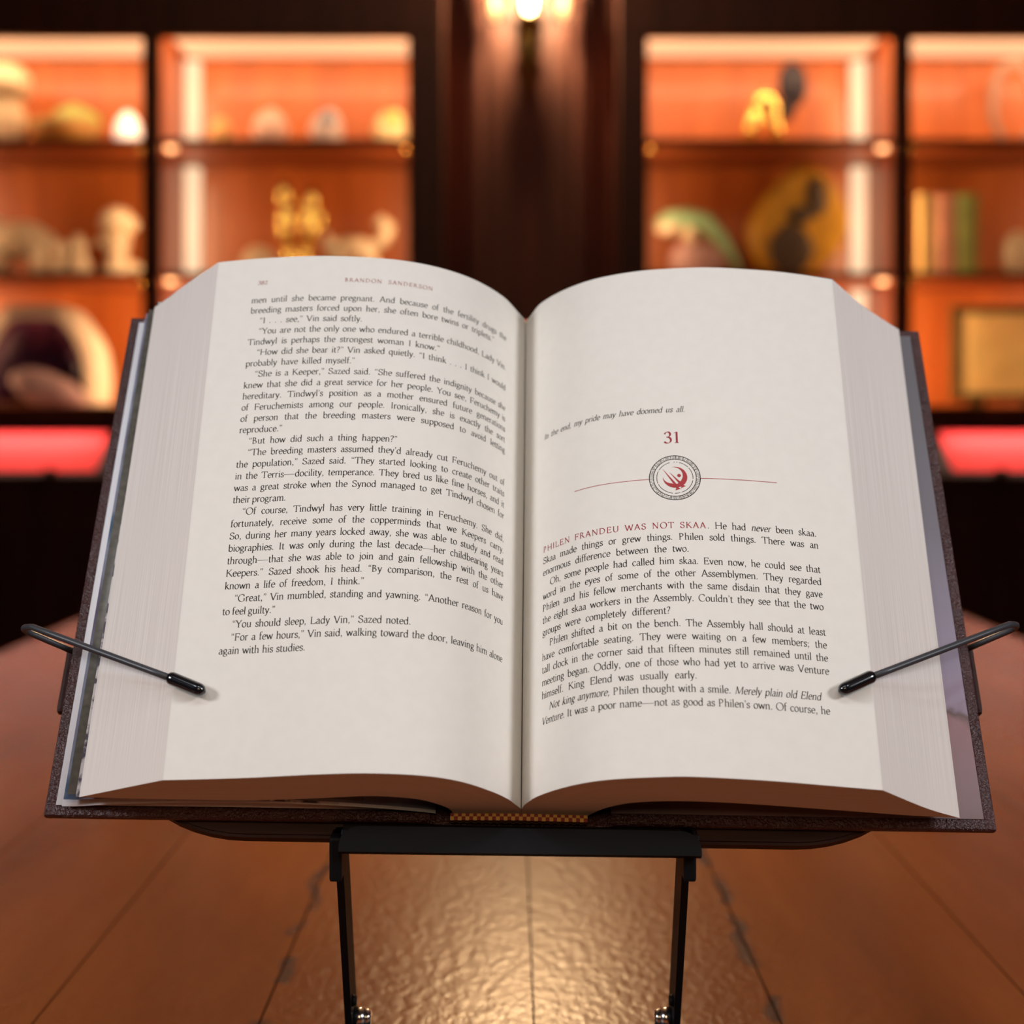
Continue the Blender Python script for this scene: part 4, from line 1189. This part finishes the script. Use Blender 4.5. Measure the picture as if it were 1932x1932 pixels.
# legs: world-space points, taken back into the stand's frame
MI = MW.inverted()
def wpart(q, name, mm, parent=stand):
    q.v = [tuple(MI @ Vector(p)) for p in q.v]
    return q.build(name, mm, parent)
def C(x, y, z): return Vector((x, y, CAMZ + z))
for sg in (-1, 1):
    def leg_x(z, e):   # outer / inner X of the flat bar as it goes down
        t = (z + .165) / -.125
        return ((.0704 if e else .0674) + .0032 * t) * sg + (0.0006 if sg > 0 else 0)
    q = MB(); pts = []
    za, zb_ = -.158, -.2885
    def ly(z): return .588 + (-.160 - z) * .62
    vs = []
    for z in (za, zb_):
        for e in (1, 0):
            for dd in (-.002, .019):
                vs.append(C(leg_x(z, e), ly(z) + dd, z))
    fs = [(0, 1, 5, 4), (2, 6, 7, 3), (0, 4, 6, 2), (1, 3, 7, 5), (0, 2, 3, 1), (4, 5, 7, 6)]
    q.add(vs, fs); bm_ = None
    leg = wpart(q, 'leg', M['blackmetal'])
    q = MB(); x0, x1 = sorted((.0664 * sg, .0713 * sg)); o_ = .0006 if sg > 0 else 0
    q.box(C(x0 + o_, .578, -.1755), C(x1 + o_, .592, -.158), 0, .0012); wpart(q, 'hinge_cap', M['blackmetal'], leg)
    zz = -.2585; yy = ly(zz)
    xi = leg_x(zz, 0)
    q = MB(); q.tube([C(xi, yy + .006, zz), C(xi - sg * .0052, yy + .006, zz)], .0045, seg=18); q.tube([C(xi - sg * .0052, yy + .006, zz), C(xi - sg * .0075, yy + .006, zz)], [.0042, .0034], seg=18); wpart(q, 'pivot_knob', M['steel'], leg)
    q = MB(); zz = -.2475; q.tube([C(leg_x(zz, 0), ly(zz) + .004, zz), C(leg_x(zz, 0) - sg * .0018, ly(zz) + .004, zz)], [.0028, .002], seg=12); wpart(q, 'rivet', M['blackmetal'], leg)
q = MB(); q.box(C(-.085, .615, -.2898), C(.086, .700, -.2865), 0, .001); wpart(q, 'base_plate', M['blackmetal'])

# wire arms that hold the pages, with vinyl tips and a small bracket each
def arc3(p0, p1, p2, n=14):
    return [(1 - t) ** 2 * p0 + 2 * t * (1 - t) * p1 + t * t * p2 for t in [i / n for i in range(n + 1)]]
for sg, back, far, st, tp0, tp1 in ((-1, (-.188, .0727, -.0075), (-.2085, .0755, .012), (-.2005, .0718, .0235), (-.1345, .0415, .0455), (-.1225, .0362, .0472)),
                                   (1, (.189, .0808, -.0075), (.2080, .0840, .012), (.2003, .0800, .0235), (.1330, .0460, .0470), (.1205, .0394, .0490))):
    back, far, st, tp0, tp1 = map(Vector, (back, far, st, tp0, tp1))
    m1 = back.lerp(far, .8)
    path = [back, back.lerp(m1, .5)] + arc3(m1, far + (far - back) * .12, st) + [st.lerp(tp0, k / 6) for k in range(1, 7)]
    q = MB(); q.tube(path, .00135, seg=12); arm = q.build('wire_arm', M['wire'], stand)
    ax = (tp1 - tp0).normalized()
    q = MB(); cp = []; rs = []
    for k in range(15):
        t = k / 14; L_ = .0165
        cp.append(tp0 - ax * .0025 + ax * L_ * (1 - (1 - t) ** 1.6 if t > .5 else t * 1.34 * .5 / .5 * .5 if False else t)); rr_ = .0026
        if t > .8: rr_ *= math.sqrt(max(.02, 1 - ((t - .8) / .2) ** 2))
        if t < .06: rr_ *= .85
        rs.append(rr_)
    cp = [tp0 - ax * .0025 + ax * .0165 * (k / 14) for k in range(15)]
    q.tube(cp, rs, seg=16); q.build('vinyl_tip', M['rubber'], arm)
    q = MB(); lo, hi = (.049, .078) if sg < 0 else (.055, .087)
    a, b = sorted((sg * .150, sg * .1965))
    q.box((a, lo, -.0185), (b, hi, -.0127), 0, .0018); br_ = q.build('arm_bracket', M['darkwood'], stand)
    q = MB(); q.lathe((sg * .188, back.y, -.0128), [(.0032, 0), (.0032, .0040), (.0022, .0046)], seg=14); q.build('clamp', M['blackmetal'], br_)
